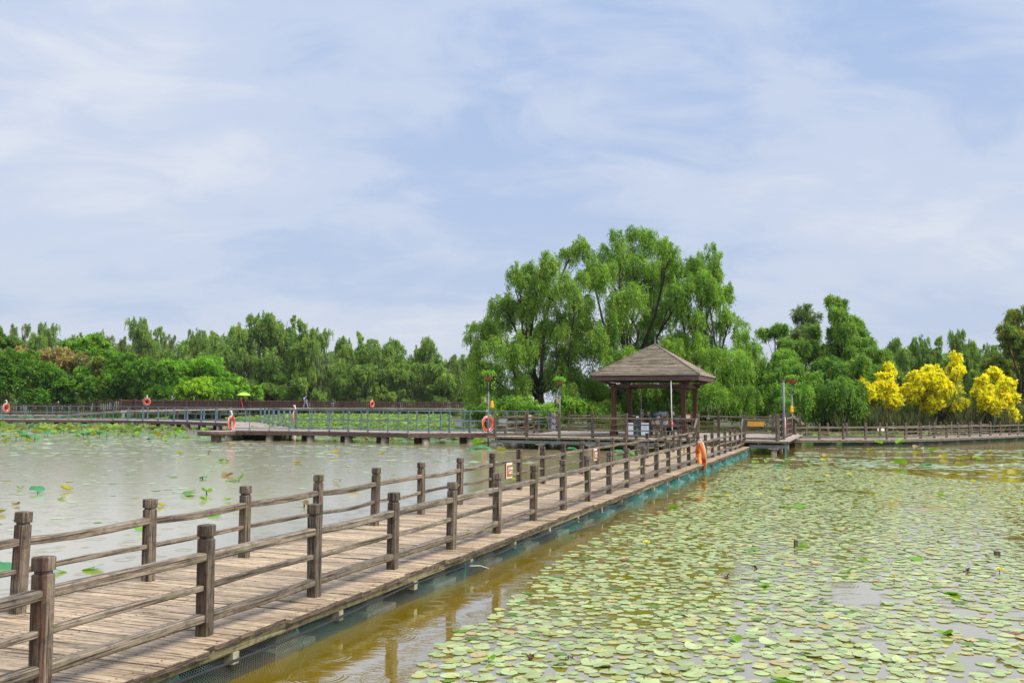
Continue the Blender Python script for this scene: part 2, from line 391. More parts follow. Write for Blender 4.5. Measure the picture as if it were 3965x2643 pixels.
# ------------------------------------------------------------------ setting: ground sheet and pond
def smooth(a, b, x):
    t = np.clip((x - a) / (b - a), 0, 1); return t * t * (3 - 2 * t)
def bank_y(x):
    """distance of the far shore at a given x"""
    xs = [-400, -60, -40, -30, -16, -7, -4.5, -3, 2, 20, 40, 70, 400]
    ys = [104, 104, 106, 158, 160, 160, 100, 66, 60, 61, 64, 70, 80]
    return np.interp(x, xs, ys)
def build_ground():
    gx = np.concatenate([np.linspace(-2500, -120, 12), np.linspace(-100, 100, 101), np.linspace(120, 2500, 12)])
    gy = np.concatenate([np.linspace(-2500, -60, 10), np.linspace(-40, 200, 101), np.linspace(220, 2500, 12)])
    X, Y = np.meshgrid(gx, gy, indexing='ij')
    d_ = Y - bank_y(X)
    Z = -0.8 + 1.15 * smooth(-1.5, 2.5, d_) + 0.1 * np.sin(X * 0.7) * np.cos(Y * 0.5)
    nx, ny = len(gx), len(gy)
    me = bpy.data.meshes.new('ground')
    vs = np.stack([X, Y, Z], -1).reshape(-1, 3)
    fs = [(i * ny + j, (i + 1) * ny + j, (i + 1) * ny + j + 1, i * ny + j + 1) for i in range(nx - 1) for j in range(ny - 1)]
    me.from_pydata(vs.tolist(), [], fs); me.materials.append(M['ground'])
    o = link('ground', me); tag(o, kind='structure')
build_ground()
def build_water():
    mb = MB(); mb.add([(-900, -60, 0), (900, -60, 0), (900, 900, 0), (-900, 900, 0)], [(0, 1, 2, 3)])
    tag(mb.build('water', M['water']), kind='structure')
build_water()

# ------------------------------------------------------------------ the long plank walkway
TH = 0.3504
D2 = np.array([math.sin(TH), math.cos(TH)])          # along the walkway, away from the camera
B2 = np.array([math.cos(TH), -math.sin(TH)])         # to its right
W0 = np.array([-2.807, 5.822]); SPN, SPF, WD, FO = 1.5234, 1.5322, 1.90, 1.589
ZD, PH = 0.30, 0.803
ANG = math.atan2(D2[1], D2[0])                       # rotation of the along axis
def wp(a, b, z=0.0):
    p = W0 + D2 * a + B2 * b; return (p[0], p[1], z)
WEND = 24 * SPN - 0.02
deck = empty('plank_walkway', wp(0, 0, 0), ANG, 'long weathered plank walkway running from the near left corner to the pavilion platform', 'walkway')
def build_deck():
    # local frame: x along the walkway, y to its left, z up
    mb = MB(); a = -7.2; k = 0
    base_r = 0.295; base_l = WD + 0.36
    while a < WEND - 0.02:
        wdt = 0.148 + random.uniform(-0.012, 0.012)
        if k % 7 == 0: jr = random.uniform(-0.035, 0.03)
        r_ = base_r + jr + random.uniform(-0.006, 0.006); l_ = base_l + random.uniform(-0.04, 0.04)
        z0 = ZD - 0.04 + random.uniform(-0.003, 0.003); zt = ZD + random.uniform(-0.007, 0.004)
        mb.rnd = random.random()
        x0_, x1_ = a + 0.001 + random.choice((.006, .008, .012, .018)), a + wdt - 0.001
        sk = random.uniform(-0.006, 0.006); nx_ = 0.004
        vs = []
        for (yy, s_) in ((-r_, -sk), (l_, sk)):
            vs += [(x0_ + s_, yy, z0), (x1_ + s_, yy, z0), (x1_ + s_, yy, zt - nx_), (x1_ + s_ - nx_, yy, zt), (x0_ + s_ + nx_, yy, zt), (x0_ + s_, yy, zt - nx_)]
        mb.cur = 0
        mb.add(vs, [(2, 3, 9, 8), (3, 4, 10, 9), (4, 5, 11, 10), (1, 2, 8, 7), (5, 0, 6, 11), (0, 1, 7, 6)])
        mb.cur = 1
        b0 = len(mb.v) - 12
        for f in ((5, 4, 3, 2, 1, 0), (6, 7, 8, 9, 10, 11)):
            mb.f.append(tuple(i + b0 for i in f)); mb.mi.append(1); mb.r.append(mb.rnd); mb.smooth.append(False)
        if a < 14:
            mb.cur = 2
            for yy in (-0.22, 0.10, 0.50, 0.95, 1.40, 1.80, 2.1):
                for q in (0.3, 0.72):
                    cx_, cy_ = a + wdt * q + random.uniform(-.008, .008), yy + random.uniform(-.02, .02)
                    rr_ = random.uniform(0.004, 0.008)
                    mb.add([(cx_ - rr_, cy_ - rr_ * 1.6, zt + .0012), (cx_ + rr_, cy_ - rr_, zt + .0012), (cx_ + rr_ * .8, cy_ + rr_ * 1.5, zt + .0012), (cx_ - rr_, cy_ + rr_, zt + .0012)], [(0, 1, 2, 3)])
        a += wdt; k += 1
    # wood grain runs across (local y): rotate object coords by using a Y-grain copy
    return mb
M['deckY'] = wood('deck_plank_wood', (0.058, 0.037, 0.022), (0.345, 0.256, 0.168), (0.510, 0.400, 0.280), 'Y', 0.9, 0.32, (0.17, 0.11, 0.075), attr=True, wet=0.25)
build_deck().build('deck', [M['deckY'], M['edge'], M['black']], deck)
# substructure
for yy in (-0.21, 0.25, WD / 2, WD - 0.25, WD + 0.24):
    mb = MB(); mb.box((WEND / 2 - 3.6, yy, ZD - 0.04 - 0.037), (WEND + 7.0, 0.06, 0.07)); mb.build('stringer', M['beam'], deck)
for k in range(-2, 24):
    mb = MB(); x = k * SPN + 0.05
    mb.box((x, WD / 2, ZD - 0.155), (0.075, WD + 0.50, 0.085)); mb.build('cross_beam', M['block'], deck)
    mb = MB(); x = k * SPN + 0.62 * SPN
    fb = MB(); fb.box((k * SPN + .80, WD / 2, 0.06), (1.46, WD * .62, 0.24)); fb.build('float', M['dark'], deck)  # dark inner blocks, added to blacken the space under the deck
    mb.box((x, WD / 2, 0.075), (0.34, WD + 0.22, 0.15)); mb.box((x + 0.02, WD / 2, 0.012), (0.60, WD + 0.36, 0.03))
    mb.build('pontoon', M['block'], deck)

# posts and rails --------------------------------------------------------
def post_mesh(name, h, wb, capped=True, mat='post', taper=0.0):
    mb = MB(); q = wb / 2; c = 0.006
    def sq(z, r): return [(-r + c, -r, z), (r - c, -r, z), (r, -r + c, z), (r, r - c, z), (r - c, r, z), (-r + c, r, z), (-r, r - c, z), (-r, -r + c, z)]
    def stack(levels):
        vs = [p for z, r in levels for p in sq(z, r)]
        fs = [(i * 8 + k, i * 8 + (k + 1) % 8, (i + 1) * 8 + (k + 1) % 8, (i + 1) * 8 + k) for i in range(len(levels) - 1) for k in range(8)]
        fs += [tuple(range(8))[::-1], tuple(range((len(levels) - 1) * 8, len(levels) * 8))]
        mb.add(vs, fs)
    if capped:
        s_ = h / 0.792
        stack([(-0.02, q), (h - 0.108 * s_, q), (h - 0.102 * s_, q - 0.004), (h - 0.101 * s_, q * 0.80), (h - 0.084 * s_, q * 0.80),
               (h - 0.083 * s_, q * 1.0), (h - 0.078 * s_, q * 1.05), (h - 0.008, q * 1.05), (h, q * 0.95)])
    else: stack([(-0.02, q), (h - 0.006, q), (h, q * 0.9)])
    return mb.mesh(name, M[mat])
def rail_mesh(name, w_, h_, bow=0.0, twist=0.0, mat='rail', seg=10):
    """unit length along x from 0 to 1, centred on y, top at z = 0"""
    mb = MB(); c = min(w_, h_) * 0.14; y, z = w_ / 2, h_
    ph = random.uniform(0, 6)
    vs = []
    for i in range(seg + 1):
        t = i / seg; dz = -bow * math.sin(math.pi * t) + 0.10 * abs(bow) * math.sin(5 * t + ph); dy = twist * math.sin(math.pi * t + .3)
        for a, b in [(-y, -z + c), (-y + c, -z), (y - c, -z), (y, -z + c), (y, -c), (y - c, 0), (-y + c, 0), (-y, -c)]:
            vs.append((t, a + dy, b + dz))
    n = 8
    fs = [(i * n + k, (i + 1) * n + k, (i + 1) * n + (k + 1) % n, i * n + (k + 1) % n)[::-1] for i in range(seg) for k in range(n)]
    fs += [tuple(range(n)), tuple(range(seg * n, seg * n + n))[::-1]]
    mb.add(vs, fs)
    return mb.mesh(name, M[mat])
POSTS = [post_mesh('walk_post', PH + d, 0.098) for d in (0, 0.006, -0.006)]
RT = [rail_mesh('top_rail', 0.082, 0.064, b, tw) for b, tw in ((0.0, 0), (0.006, .004), (-0.006, 0), (0.022, .006), (0.012, -.006), (0.0, .004))]
RM = [rail_mesh('mid_rail', 0.045, 0.043, b, tw) for b, tw in ((0.0, 0), (0.006, .004), (-0.008, 0), (0.030, .004), (0.012, -.004))]
RB = [rail_mesh('low_rail', 0.078, 0.067, b, tw) for b, tw in ((0.0, 0), (0.008, .004), (-0.006, 0), (0.026, .006))]
def put_rail(me, p, q, parent, jitter=0.004):
    p = Vector(p) + Vector((0, 0, random.uniform(-jitter, jitter))); q = Vector(q) + Vector((0, 0, random.uniform(-jitter, jitter)))
    d = q - p
    o = link('rail', me, parent, loc=p); o.rotation_euler = (0, -math.asin(d.z / d.length), math.atan2(d.y, d.x)); o.scale = (d.length, 1, 1)
    return o
def wooden_railing(label, pts, zs, ph_list, rails, posts=POSTS, yaw=0.0, skip=(), name='wooden_railing', group=None, jit=0.004, rd=0.012):
    """rails: (z of the top, meshes)"""
    root = empty(name, (0, 0, 0), 0, label, 'railing', group)
    for i, p in enumerate(pts):
        z = zs[i] if hasattr(zs, '__len__') else zs
        o = link('post', random.choice(posts), root, loc=(p[0], p[1], z)); o.rotation_euler = (random.gauss(0, .012), random.gauss(0, .012), yaw + random.choice((0, 1, 2, 3)) * math.pi / 2 + random.uniform(-rd, rd)); o.scale = (1, 1, random.uniform(.985, 1.018))
    for i in range(len(pts) - 1):
        if i in skip: continue
        z0 = zs[i] if hasattr(zs, '__len__') else zs; z1 = zs[i + 1] if hasattr(zs, '__len__') else zs
        for zr, ms in rails:
            put_rail(random.choice(ms), (pts[i][0], pts[i][1], z0 + zr), (pts[i + 1][0], pts[i + 1][1], z1 + zr), root, jit)
    return root
npts = [wp(k * SPN, 0) for k in range(-2, 25)]
fpts = [wp(FO + k * SPF, -WD) for k in range(-3, 23)]
wooden_railing('weathered three rail timber railing along the lily pad side of the plank walkway', npts, ZD, PH,
               [(0.612, RT), (0.375, RM), (0.165, RB)], yaw=ANG)
wooden_railing('weathered two rail timber railing along the open water side of the plank walkway', fpts, ZD, PH,
               [(0.612, RT), (0.355, RM)], yaw=ANG)

# green net, hose, twine -------------------------------------------------
def strip_mesh(name, rows, mat, cols=None):
    """rows: list of rows of points (same length)"""
    nr, nc = len(rows), len(rows[0])
    vs = [tuple(map(float, p)) for r_ in rows for p in r_]
    fs = [(i * nc + j, i * nc + j + 1, (i + 1) * nc + j + 1, (i + 1) * nc + j) for i in range(nr - 1) for j in range(nc - 1)]
    me = bpy.data.meshes.new(name); me.from_pydata(vs, [], fs); me.materials.append(mat)
    P_ = np.array(vs).reshape(nr, nc, 3)
    u = np.concatenate([np.zeros((nr, 1)), np.cumsum(np.linalg.norm(np.diff(P_, axis=1), axis=2), 1)], 1); u = np.repeat(u[:1], nr, 0)
    v = np.concatenate([np.zeros((1, nc)), np.cumsum(np.linalg.norm(np.diff(P_, axis=0), axis=2), 0)], 0)
    uvl = me.uv_layers.new(name='UVMap'); uv = np.stack([u.ravel(), v.ravel()], 1)
    li = np.zeros(len(me.loops), int); me.loops.foreach_get('vertex_index', li); uvl.data.foreach_set('uv', uv[li].ravel())
    if cols is not None:
        ca = me.color_attributes.new('col', 'FLOAT_COLOR', 'POINT')
        c4 = np.concatenate([np.array(cols).reshape(-1, 3), np.ones((nr * nc, 1))], 1); ca.data.foreach_set('color', c4.ravel())
    me.polygons.foreach_set('use_smooth', [True] * len(fs)); me.update(); return me
def build_net():
    xs = np.arange(-6.5, WEND + 0.3, 0.09)
    rows, cols = [], []
    ph = RNG.uniform(0, 6, 4)
    for k, t in enumerate(np.linspace(0, 1, 6)):
        r_, c_ = [], []
        for x in xs:
            bul = 0.035 * math.sin(x * 2.1 + ph[0]) + 0.03 * math.sin(x * 4.7 + ph[1]) + 0.012 * math.sin(x * 13 + ph[2])
            lat = 0.18 + 0.08 * t + bul * math.sin(math.pi * min(1, t * 0.9 + .1)) + 0.02 * math.sin(x * 1.3 + ph[3])
            z = (ZD - 0.085) * (1 - t) - 0.012 * t - 0.016 * (1 - t) * (1 + math.sin(x * 4.1))
            r_.append(wp(x, lat, z))
            g = float(smooth(4, 22, x)); g2 = 0.75 + 0.25 * math.sin(x * 2.6)
            c_.append((0.04 - 0.03 * g, (0.095 + 0.20 * g) * g2, (0.085 + 0.19 * g) * g2))
        rows.append(r_); cols.append(c_)
    return strip_mesh('net', rows, M['net'], cols)
netroot = empty('green_net', wp(0, 0.2, 0), 0, 'green mesh net hanging from the plank walkway edge into the olive water', 'net')
ne = link('netting', build_net(), netroot); ne.matrix_parent_inverse = Matrix.Translation(-Vector(wp(0, 0.2, 0)))
def twine(pts, r_=0.003, mat='teal'):
    mb = MB(); mb.tube(pts, r_, 5); o = mb.build('tie', M[mat], netroot); o.matrix_parent_inverse = Matrix.Translation(-Vector(wp(0, 0.2, 0))); return o
for a_, L_, sw in ((0.9, .24, .1), (2.35, .19, .06), (4.6, .26, .2), (5.9, .22, -.1), (7.5, .2, .14), (9.3, .2, .1), (11.5, .22, .12), (14.2, .2, .1), (17, .22, .1), (20.5, .22, .1)):
    twine([wp(a_, .26, .20), wp(a_ + sw * .4, .29, .20 - L_ * .35), wp(a_ + sw, .30, .20 - L_ * .8), wp(a_ + sw * 1.3, .28, .20 - L_)])
for a_ in (0.55, 6.0): twine([wp(a_, .28, .13), wp(a_ + .12, .36, .12), wp(a_ + .26, .42, .07)], .0045, 'rope')
mb = MB()
hp = []
for x in np.arange(-5, 15.5, 0.25):
    sag = 0.02 + 0.05 * abs(math.sin(x * 0.42 + .6)) ** 1.5 + (0.06 * max(0, math.sin((x - 4.5) * .9)) if x > 4.5 else 0)
    hp.append(wp(x, 0.27 + 0.03 * math.sin(x * .9), ZD - 0.085 - sag))
mb.tube(hp, 0.011, 7); tag(mb.build('hose', M['black']), 'thin black hose sagging along the plank walkway edge above the net', 'hose')
mb = MB(); mb.tube([at(2420, 1975, .14), at(2300, 2035, .05), at(2180, 2000, .02)][:2] + [at(2205, 2062, 0.01)], 0.009, 6)
tag(mb.build('fallen_stick', M['bark']), 'thin bare stick leaning from the net down into the water', 'stick')

# ------------------------------------------------------------------ the raised pavilion platform
P0 = W0 + D2 * WEND
ZP = 0.545; PPH = 1.09
def pf(a, b, z=0.0):
    p = P0 + D2 * a + B2 * b; return (p[0], p[1], z)
BL, BR, AB = -11.1, 1.34, 9.9
plat = empty('pavilion_platform', pf(0, 0), ANG, 'raised timber platform on steel beams and concrete piles under the pavilion', 'platform')
def lplat(a, b, z): return (a, -b, z)      # local x = a, local y = left = -b
mb = MB(); b_ = BL - 0.30
while b_ < BR + 0.45:
    mb.rnd = random.random(); mb.box(lplat(AB / 2 - 0.05, b_ + .07, ZP - 0.02), (AB + 0.55, 0.136, 0.04)); b_ += 0.142
mb.build('deck', M['far_deck'], plat)
mb = MB(); mb.rnd = .3; mb.box(lplat(-0.36, (BL + BR) / 2 + .08, ZP - 0.035), (0.045, BR - BL + 0.80, 0.075)); mb.build('edge_board', M['beam'], plat)
mb = MB(); mb.box(lplat(-0.20, (BL - 1.9) / 2 - .1, ZP - 0.225), (0.10, -1.9 - BL + 0.2, 0.13)); mb.build('steel_beam', M['steel'], plat)
mb = MB(); mb.box(lplat(-0.20, BR / 2 + .28, ZP - 0.225), (0.10, BR + .1, 0.13)); mb.build('steel_beam', M['steel'], plat)
for a_ in (.25, .9, 1.7, 2.5, 3.8, 5, 7.5, 9.2): 
    mb = MB(); mb.box(lplat(a_, (BL + BR) / 2, ZP - 0.17), (0.10, BR - BL + .3, 0.25)); mb.build('steel_beam', M['dark'], plat)  # deep dark joists added so the gap below the platform reads black
for i in range(9):
    bb = BL + 0.1 + i * 1.45
    if bb > -2.0 and bb < 0.4: continue
    mb = MB(); mb.box(lplat(-0.24, bb, ZP - 0.12), (0.06, 0.05, 0.13)); mb.box(lplat(-.24, bb + .09, ZP - 0.12), (0.06, 0.03, 0.13)); mb.build('hanger', M['steel'], plat)
for a_ in (-0.15, 3.4, 6.9):
    for bb in (-10.9, -8.9, -6.6, -4.3, -2.4, 1.2):
        mb = MB(); mb.lathe(lplat(a_, bb, -0.5), [(0.13, 0), (0.125, 0.70)], 14)
        mb.box(lplat(a_, bb, 0.225), (0.34, 0.42, 0.05)); mb.build('pile', M['conc'], plat)
mb = MB(); mb.box(lplat(-0.42, -0.95, 0.42), (0.06, 1.9, 0.2)); mb.build('riser', M['fascia'], plat)
FP = [post_mesh('platform_post', PPH + d, 0.115) for d in (0, .01)]
FRT = [rail_mesh('platform_top_rail', 0.10, 0.075, b, 0) for b in (0, .008, -.006)]
FRM = [rail_mesh('platform_mid_rail', 0.05, 0.05, b, 0) for b in (0, .01, -.006)]
PR = [(0.90, FRT), (0.62, FRM), (0.36, FRM), (0.13, FRT)]
wooden_railing('four rail timber railing along the front of the pavilion platform', [pf(-.2, BL + (-1.9 - BL) * i / 6) for i in range(7)], ZP, PPH, PR, FP, ANG)
wooden_railing('short timber railing with an amber board right of the walkway end', [pf(-.2, 0.0), pf(-.2, BR)], ZP, PPH, PR, FP, ANG)
wooden_railing('timber railing on the right side of the platform where a salmon life ring hangs', [pf(.55 + i * 1.25, BR) for i in range(7)], ZP, PPH, PR, FP, ANG)
wooden_railing('four rail timber railing along the rear of the platform behind the pavilion', [pf(AB - .2, BL + .55 + 1.36 * i) for i in range(10)], ZP, PPH, PR, FP, ANG)
wooden_railing('timber railing on the left side of the platform beside the white board', [pf(-.2 + 1.38 * (i + 1), BL) for i in range(4)], ZP, PPH, PR, FP, ANG)
wooden_railing('two short timber posts and rails beside the blue notice', [pf(7.9, BL + .05), pf(9.1, BL + .05)], ZP, PPH, PR, FP, ANG)
# sloping hand rails down to the walkway
for b_, lab in ((-1.9, 'sloping timber hand rail stepping down at the left of the walkway end'), (0.0, 'sloping timber hand rail stepping down at the right of the walkway end')):
    mb = MB(); mb.beam(pf(-.22, b_ - .03, ZP + 0.90), pf(-1.15, b_ - .03, ZD + 0.60), 0.07, 0.085, .01)
    tag(mb.build('hand_rail', M['rail']), lab, 'hand rail')
mb = MB(); mb.beam(pf(8.2, BR + .02, ZP + .95), tuple(aty(3108, 1643, 50.5)), 0.08, 0.085, .01); mb.beam(pf(9.8, BR + .02, ZP + .95), tuple(aty(3112, 1641, 52.2)), 0.08, 0.085, .01)
tag(mb.build('hand_rail', M['far_wood']), 'sloping hand rails down from the platform to the low right boardwalk', 'hand rail')

# ------------------------------------------------------------------ low boardwalk to the right
def spline(pts, step):
    pts = np.array(pts, float); 
    t = np.arange(len(pts)); tt = np.linspace(0, len(pts) - 1, 400)
    out = []
    for x in tt:
        i = min(int(x), len(pts) - 2); f = x - i
        p0, p1, p2, p3 = pts[max(i - 1, 0)], pts[i], pts[i + 1], pts[min(i + 2, len(pts) - 1)]
        out.append(0.5 * ((2 * p1) + (-p0 + p2) * f + (2 * p0 - 5 * p1 + 4 * p2 - p3) * f * f + (-p0 + 3 * p1 - 3 * p2 + p3) * f ** 3))
    out = np.array(out); s = np.concatenate([[0], np.cumsum(np.linalg.norm(np.diff(out, axis=0), axis=1))])
    n = int(s[-1] / step); q = np.arange(n + 1) * step
    P_ = np.stack([np.interp(q, s, out[:, k]) for k in range(2)], 1)
    T_ = np.gradient(P_, axis=0); T_ /= np.linalg.norm(T_, axis=1)[:, None]
    return P_, T_
def path_deck(name, label, pts, width, z, th_, mat, fascia=None, fh=0.18, cat='boardwalk'):
    """pts: front edge; deck extends to the left of the direction of travel"""
    root = empty(name, (0, 0, 0), 0, label, cat)
    P_, T_ = spline(pts, 0.16) if len(pts) > 2 else spline(pts + [pts[-1]], .16)
    Nn = np.stack([-T_[:, 1], T_[:, 0]], 1)
    mb = MB()
    for i in range(len(P_) - 1):
        mb.rnd = random.random()
        a, b, c_, d = P_[i] + T_[i] * .004, P_[i + 1] - T_[i] * .004, P_[i + 1] - T_[i] * .004 + Nn[i + 1] * width, P_[i] + T_[i] * .004 + Nn[i] * width
        vs = [(*a, z - th_), (*b, z - th_), (*c_, z - th_), (*d, z - th_), (*a, z), (*b, z), (*c_, z), (*d, z)]
        mb.add(vs, [(0, 3, 2, 1), (4, 5, 6, 7), (0, 1, 5, 4), (1, 2, 6, 5), (2, 3, 7, 6), (3, 0, 4, 7)])
    mb.build('deck', M[mat], root)
    return root, P_, T_, Nn
rpts = [(13.2, 48.0), (15.1, 48.25), (18.2, 48.9), (21.3, 50.2), (26.2, 54.0), (31.3, 58.4), (36.5, 63.5), (41, 68)]
rroot, RP, RTn, RN = path_deck('low_boardwalk', 'low timber boardwalk leading right from the platform past the yellow shrubs', rpts, 2.2, 0.30, 0.05, 'far_deck')
def polystrip(name, P_, off, z0, z1, thk, mat, parent, Nn):
    mb = MB()
    for i in range(0, len(P_) - 3, 3):
        a = P_[i] + Nn[i] * off; b = P_[i + 3] + Nn[i + 3] * off
        mb.beam((a[0], a[1], (z0 + z1) / 2), (b[0], b[1], (z0 + z1) / 2), thk, z1 - z0)
    return mb.build(name, M[mat], parent)
polystrip('side_beam', RP, 0.06, 0.16, 0.247, 0.08, 'beam', rroot, RN)
polystrip('side_beam', RP, 2.1, 0.16, 0.247, 0.08, 'beam', rroot, RN)
def every(P_, T_, Nn, step, off, start=0.0):
    out = []; n = step / 0.16; i = start / 0.16
    while i < len(P_) - 1:
        k = int(i); f = i - k; p = P_[k] * (1 - f) + P_[k + 1] * f + Nn[k] * off; out.append((p[0], p[1])); i += n
    return out
fr = every(RP, RTn, RN, 1.32, 0.28, 1.15); bk = every(RP, RTn, RN, 1.32, 2.0, 1.3)
RR = [(0.612, RT), (0.36, RM), (0.15, RB)]
wooden_railing('low timber railing on the water side of the right boardwalk', fr, 0.30, PH, RR, POSTS, 0.2)
wooden_railing('low timber railing on the shrub side of the right boardwalk holding a white board', bk, 0.30, PH, RR, POSTS, 0.2)
for i in range(8, len(RP) - 8, 12):
    mb = MB(); p = RP[i] + RN[i] * 1.1
    mb.box((p[0], p[1], 0.06), (0.35, 1.8, 0.18), Matrix.Rotation(math.atan2(RTn[i][1], RTn[i][0]), 3, 'Z')); mb.build('pontoon', M['block'], rroot)
rows, cols = [], []
for t in (0, .5, 1):
    rows.append([(*(RP[i] + RN[i] * (0.16 + 0.03 * math.sin(i * .9) * t)), 0.2 * (1 - t) - 0.03 * t) for i in range(10, len(RP))])
    cols.append([(0.008, 0.07 * (1 + .4 * math.sin(i * .35)), 0.065 * (1 + .4 * math.sin(i * .35))) for i in range(10, len(RP))])
o = link('boardwalk_net', strip_mesh('boardwalk_net', rows, M['net'], cols)); tag(o, 'dark green net below the low right boardwalk', 'net')
# net round the platform's right front corner
rows, cols = [], []
for t in (0, .5, 1):
    line_ = [pf(-.3 + .02 * j, BR + .32, (ZP - .1) * (1 - t) - .03 * t) for j in range(0, 60, 5)]
    rows.append(line_); cols.append([(0.012, 0.22, 0.20)] * len(line_))
o = link('corner_net', strip_mesh('corner_net', rows, M['net'], cols)); tag(o, 'teal net wrapped round the right front corner of the platform', 'net')

# ------------------------------------------------------------------ blue-grey steel railed walkway (left)
blue = [(1.6, 48.9), (-1.2, 49.6), (-5.4, 48.2), (-8.0, 49.6), (-10.4, 50.5), (-14.9, 51.4)]
ZB, FB = 0.545, 1.12
broot = empty('pile_boardwalk', (0, 0, 0), 0, 'zigzag boardwalk on concrete piles with blue-grey steel railings', 'boardwalk')
def poly_deck(pts_front, pts_back, z, root, name='deck'):
    """quads between two polylines of the same length"""
    mb = MB()
    for i in range(len(pts_front) - 1):
        f0, f1, b0, b1 = map(np.array, (pts_front[i], pts_front[i + 1], pts_back[i], pts_back[i + 1]))
        n_ = max(1, int(np.linalg.norm(f1 - f0) / 0.16))
        for k in range(n_):
            mb.rnd = random.random(); u0, u1 = k / n_ + .02 / n_, (k + 1) / n_ - .02 / n_
            a, b, c_, d = f0 + (f1 - f0) * u0, f0 + (f1 - f0) * u1, b0 + (b1 - b0) * u1, b0 + (b1 - b0) * u0
            vs = [(*a, z - .04), (*b, z - .04), (*c_, z - .04), (*d, z - .04), (*a, z), (*b, z), (*c_, z), (*d, z)]
            mb.add(vs, [(0, 3, 2, 1), (4, 5, 6, 7), (0, 1, 5, 4), (1, 2, 6, 5), (2, 3, 7, 6), (3, 0, 4, 7)])
    return mb.build(name, M['far_deck'], root)
front = [(1.35, 48.7), (-1.1, 49.0), (-5.2, 48.0), (-9.6, 50.3), (-15.2, 51.3), (-20.6, 69.8), (-26.6, 75.2), (-33, 79.2), (-46, 79.6), (-60, 80)]
back_ = [(2.0, 50.9), (-1.3, 51.4), (-5.0, 51.0), (-9.3, 53.2), (-12.0, 54.0), (-18.6, 71.5), (-25.0, 78.2), (-32.6, 82.0), (-46, 82.3), (-60, 82.6)]
poly_deck(front, back_, ZB, broot)
for nm, pl in (('fascia', front), ('fascia', back_)):
    mb = MB()
    for a, b in zip(pl[:-1], pl[1:]): mb.beam((a[0], a[1], ZB - .135), (b[0], b[1], ZB - .135), .06, .20)
    mb.build(nm, M['fascia'], broot)
def along(pl, step, start=0.3):
    pl = np.array(pl, float); s = np.concatenate([[0], np.cumsum(np.linalg.norm(np.diff(pl, axis=0), axis=1))])
    q = np.arange(start, s[-1], step); return [(float(np.interp(x, s, pl[:, 0])), float(np.interp(x, s, pl[:, 1]))) for x in q]
for i, (a, b) in enumerate(zip(along(front, 2.3, 1.2), along(back_, 2.4, 2.2))):
    for p, (dx, dy) in ((a, (0, .3)), (b, (0, -.3))):
        mb = MB(); mb.lathe((p[0] + dx, p[1] + dy, -0.6), [(0.21, 0), (0.205, 0.94)], 14); mb.build('pile', M['conc'], broot)
mb = MB(); mb.box((0, 0, .5), (.11, .04, 1.0)); bpm = None
def blue_post():
    mb = MB(); mb.box((0, 0, FB / 2 - .04), (0.035, 0.125, FB + .0)); mb.box((0, 0.0, .02), (.12, .16, .02)); return mb.mesh('blue_post', M['blue_steel'])
BPM = blue_post()
def metal_railing(label, pl, step=1.12, name='steel_railing', start=0.1, wires=0):
    root = empty(name, (0, 0, 0), 0, label, 'railing')
    pl_ = np.array(pl, float); s = np.concatenate([[0], np.cumsum(np.linalg.norm(np.diff(pl_, axis=0), axis=1))])
    pts = []
    for i in range(len(pl) - 1):
        L_ = s[i + 1] - s[i]; n_ = max(1, round(L_ / step))
        for k in range(n_): pts.append(tuple(pl_[i] + (pl_[i + 1] - pl_[i]) * (k / n_)))
    pts.append(tuple(pl_[-1]))
    for i, p in enumerate(pts):
        q = pts[min(i + 1, len(pts) - 1)]; q0 = pts[max(i - 1, 0)]
        o = link('post', BPM, root, loc=(p[0], p[1], ZB)); o.rotation_euler = (0, 0, math.atan2(q[1] - q0[1], q[0] - q0[0]) + random.choice((0.35, 0.5, 0.2)))
    for i in range(len(pl) - 1):
        a, b = pl[i], pl[i + 1]
        mb = MB(); mb.beam((a[0], a[1], ZB + FB - .03), (b[0], b[1], ZB + FB - .03), .075, .05, .008); mb.build('top_rail', M['blue_rail'], root)
        for zz, r_ in ((.58, .016), (.11, .02)):
            mb = MB(); mb.beam((a[0], a[1], ZB + zz), (b[0], b[1], ZB + zz), r_ * 2, r_ * 2); mb.build('wire_rail', M['blue_steel'], root)
    return root
def inset(pl, other, d_):
    out = []
    for p, q in zip(pl, other):
        p, q = np.array(p), np.array(q); v = (q - p) / np.linalg.norm(q - p); out.append(tuple(p + v * d_))
    return out
fi, bi = inset(front, back_, .14), inset(back_, front, .14)
metal_railing('blue-grey steel railing along the near edge of the pile boardwalk beside the platform', fi[:5])
metal_railing('blue-grey steel railing on the left flank of the boardwalk where it turns away', fi[4:6], 2.6)
metal_railing('blue-grey steel railing along the near edge of the distant left boardwalk', fi[5:], 1.9)
metal_railing('blue-grey steel railing along the rear edge of the pile boardwalk beside the platform', bi[:5])
metal_railing('blue-grey steel railing on the right flank of the boardwalk where it turns away', bi[4:6], 2.8)
metal_railing('blue-grey steel railing along the rear edge of the distant left boardwalk', bi[5:], 2.1)
# round end platform on its own pile
rp = at(838, 1668, ZB)[:2]
rt = empty('round_platform', (rp[0], rp[1], 0), 0, 'small round timber platform on a single concrete pile at the boardwalk corner', 'platform')
mb = MB(); mb.lathe((0, 0, ZB - .22), [(.95, 0), (.95, .20)], 28); mb.build('rim', M['fascia'], rt)
mb = MB(); mb.lathe((0, 0, ZB - .018), [(.96, 0), (.96, .02)], 28); mb.build('top', M['far_deck'], rt)
mb = MB(); mb.lathe((0, 0, -0.5), [(.27, 0), (.26, .82)], 16); mb.build('pile', M['conc'], rt)

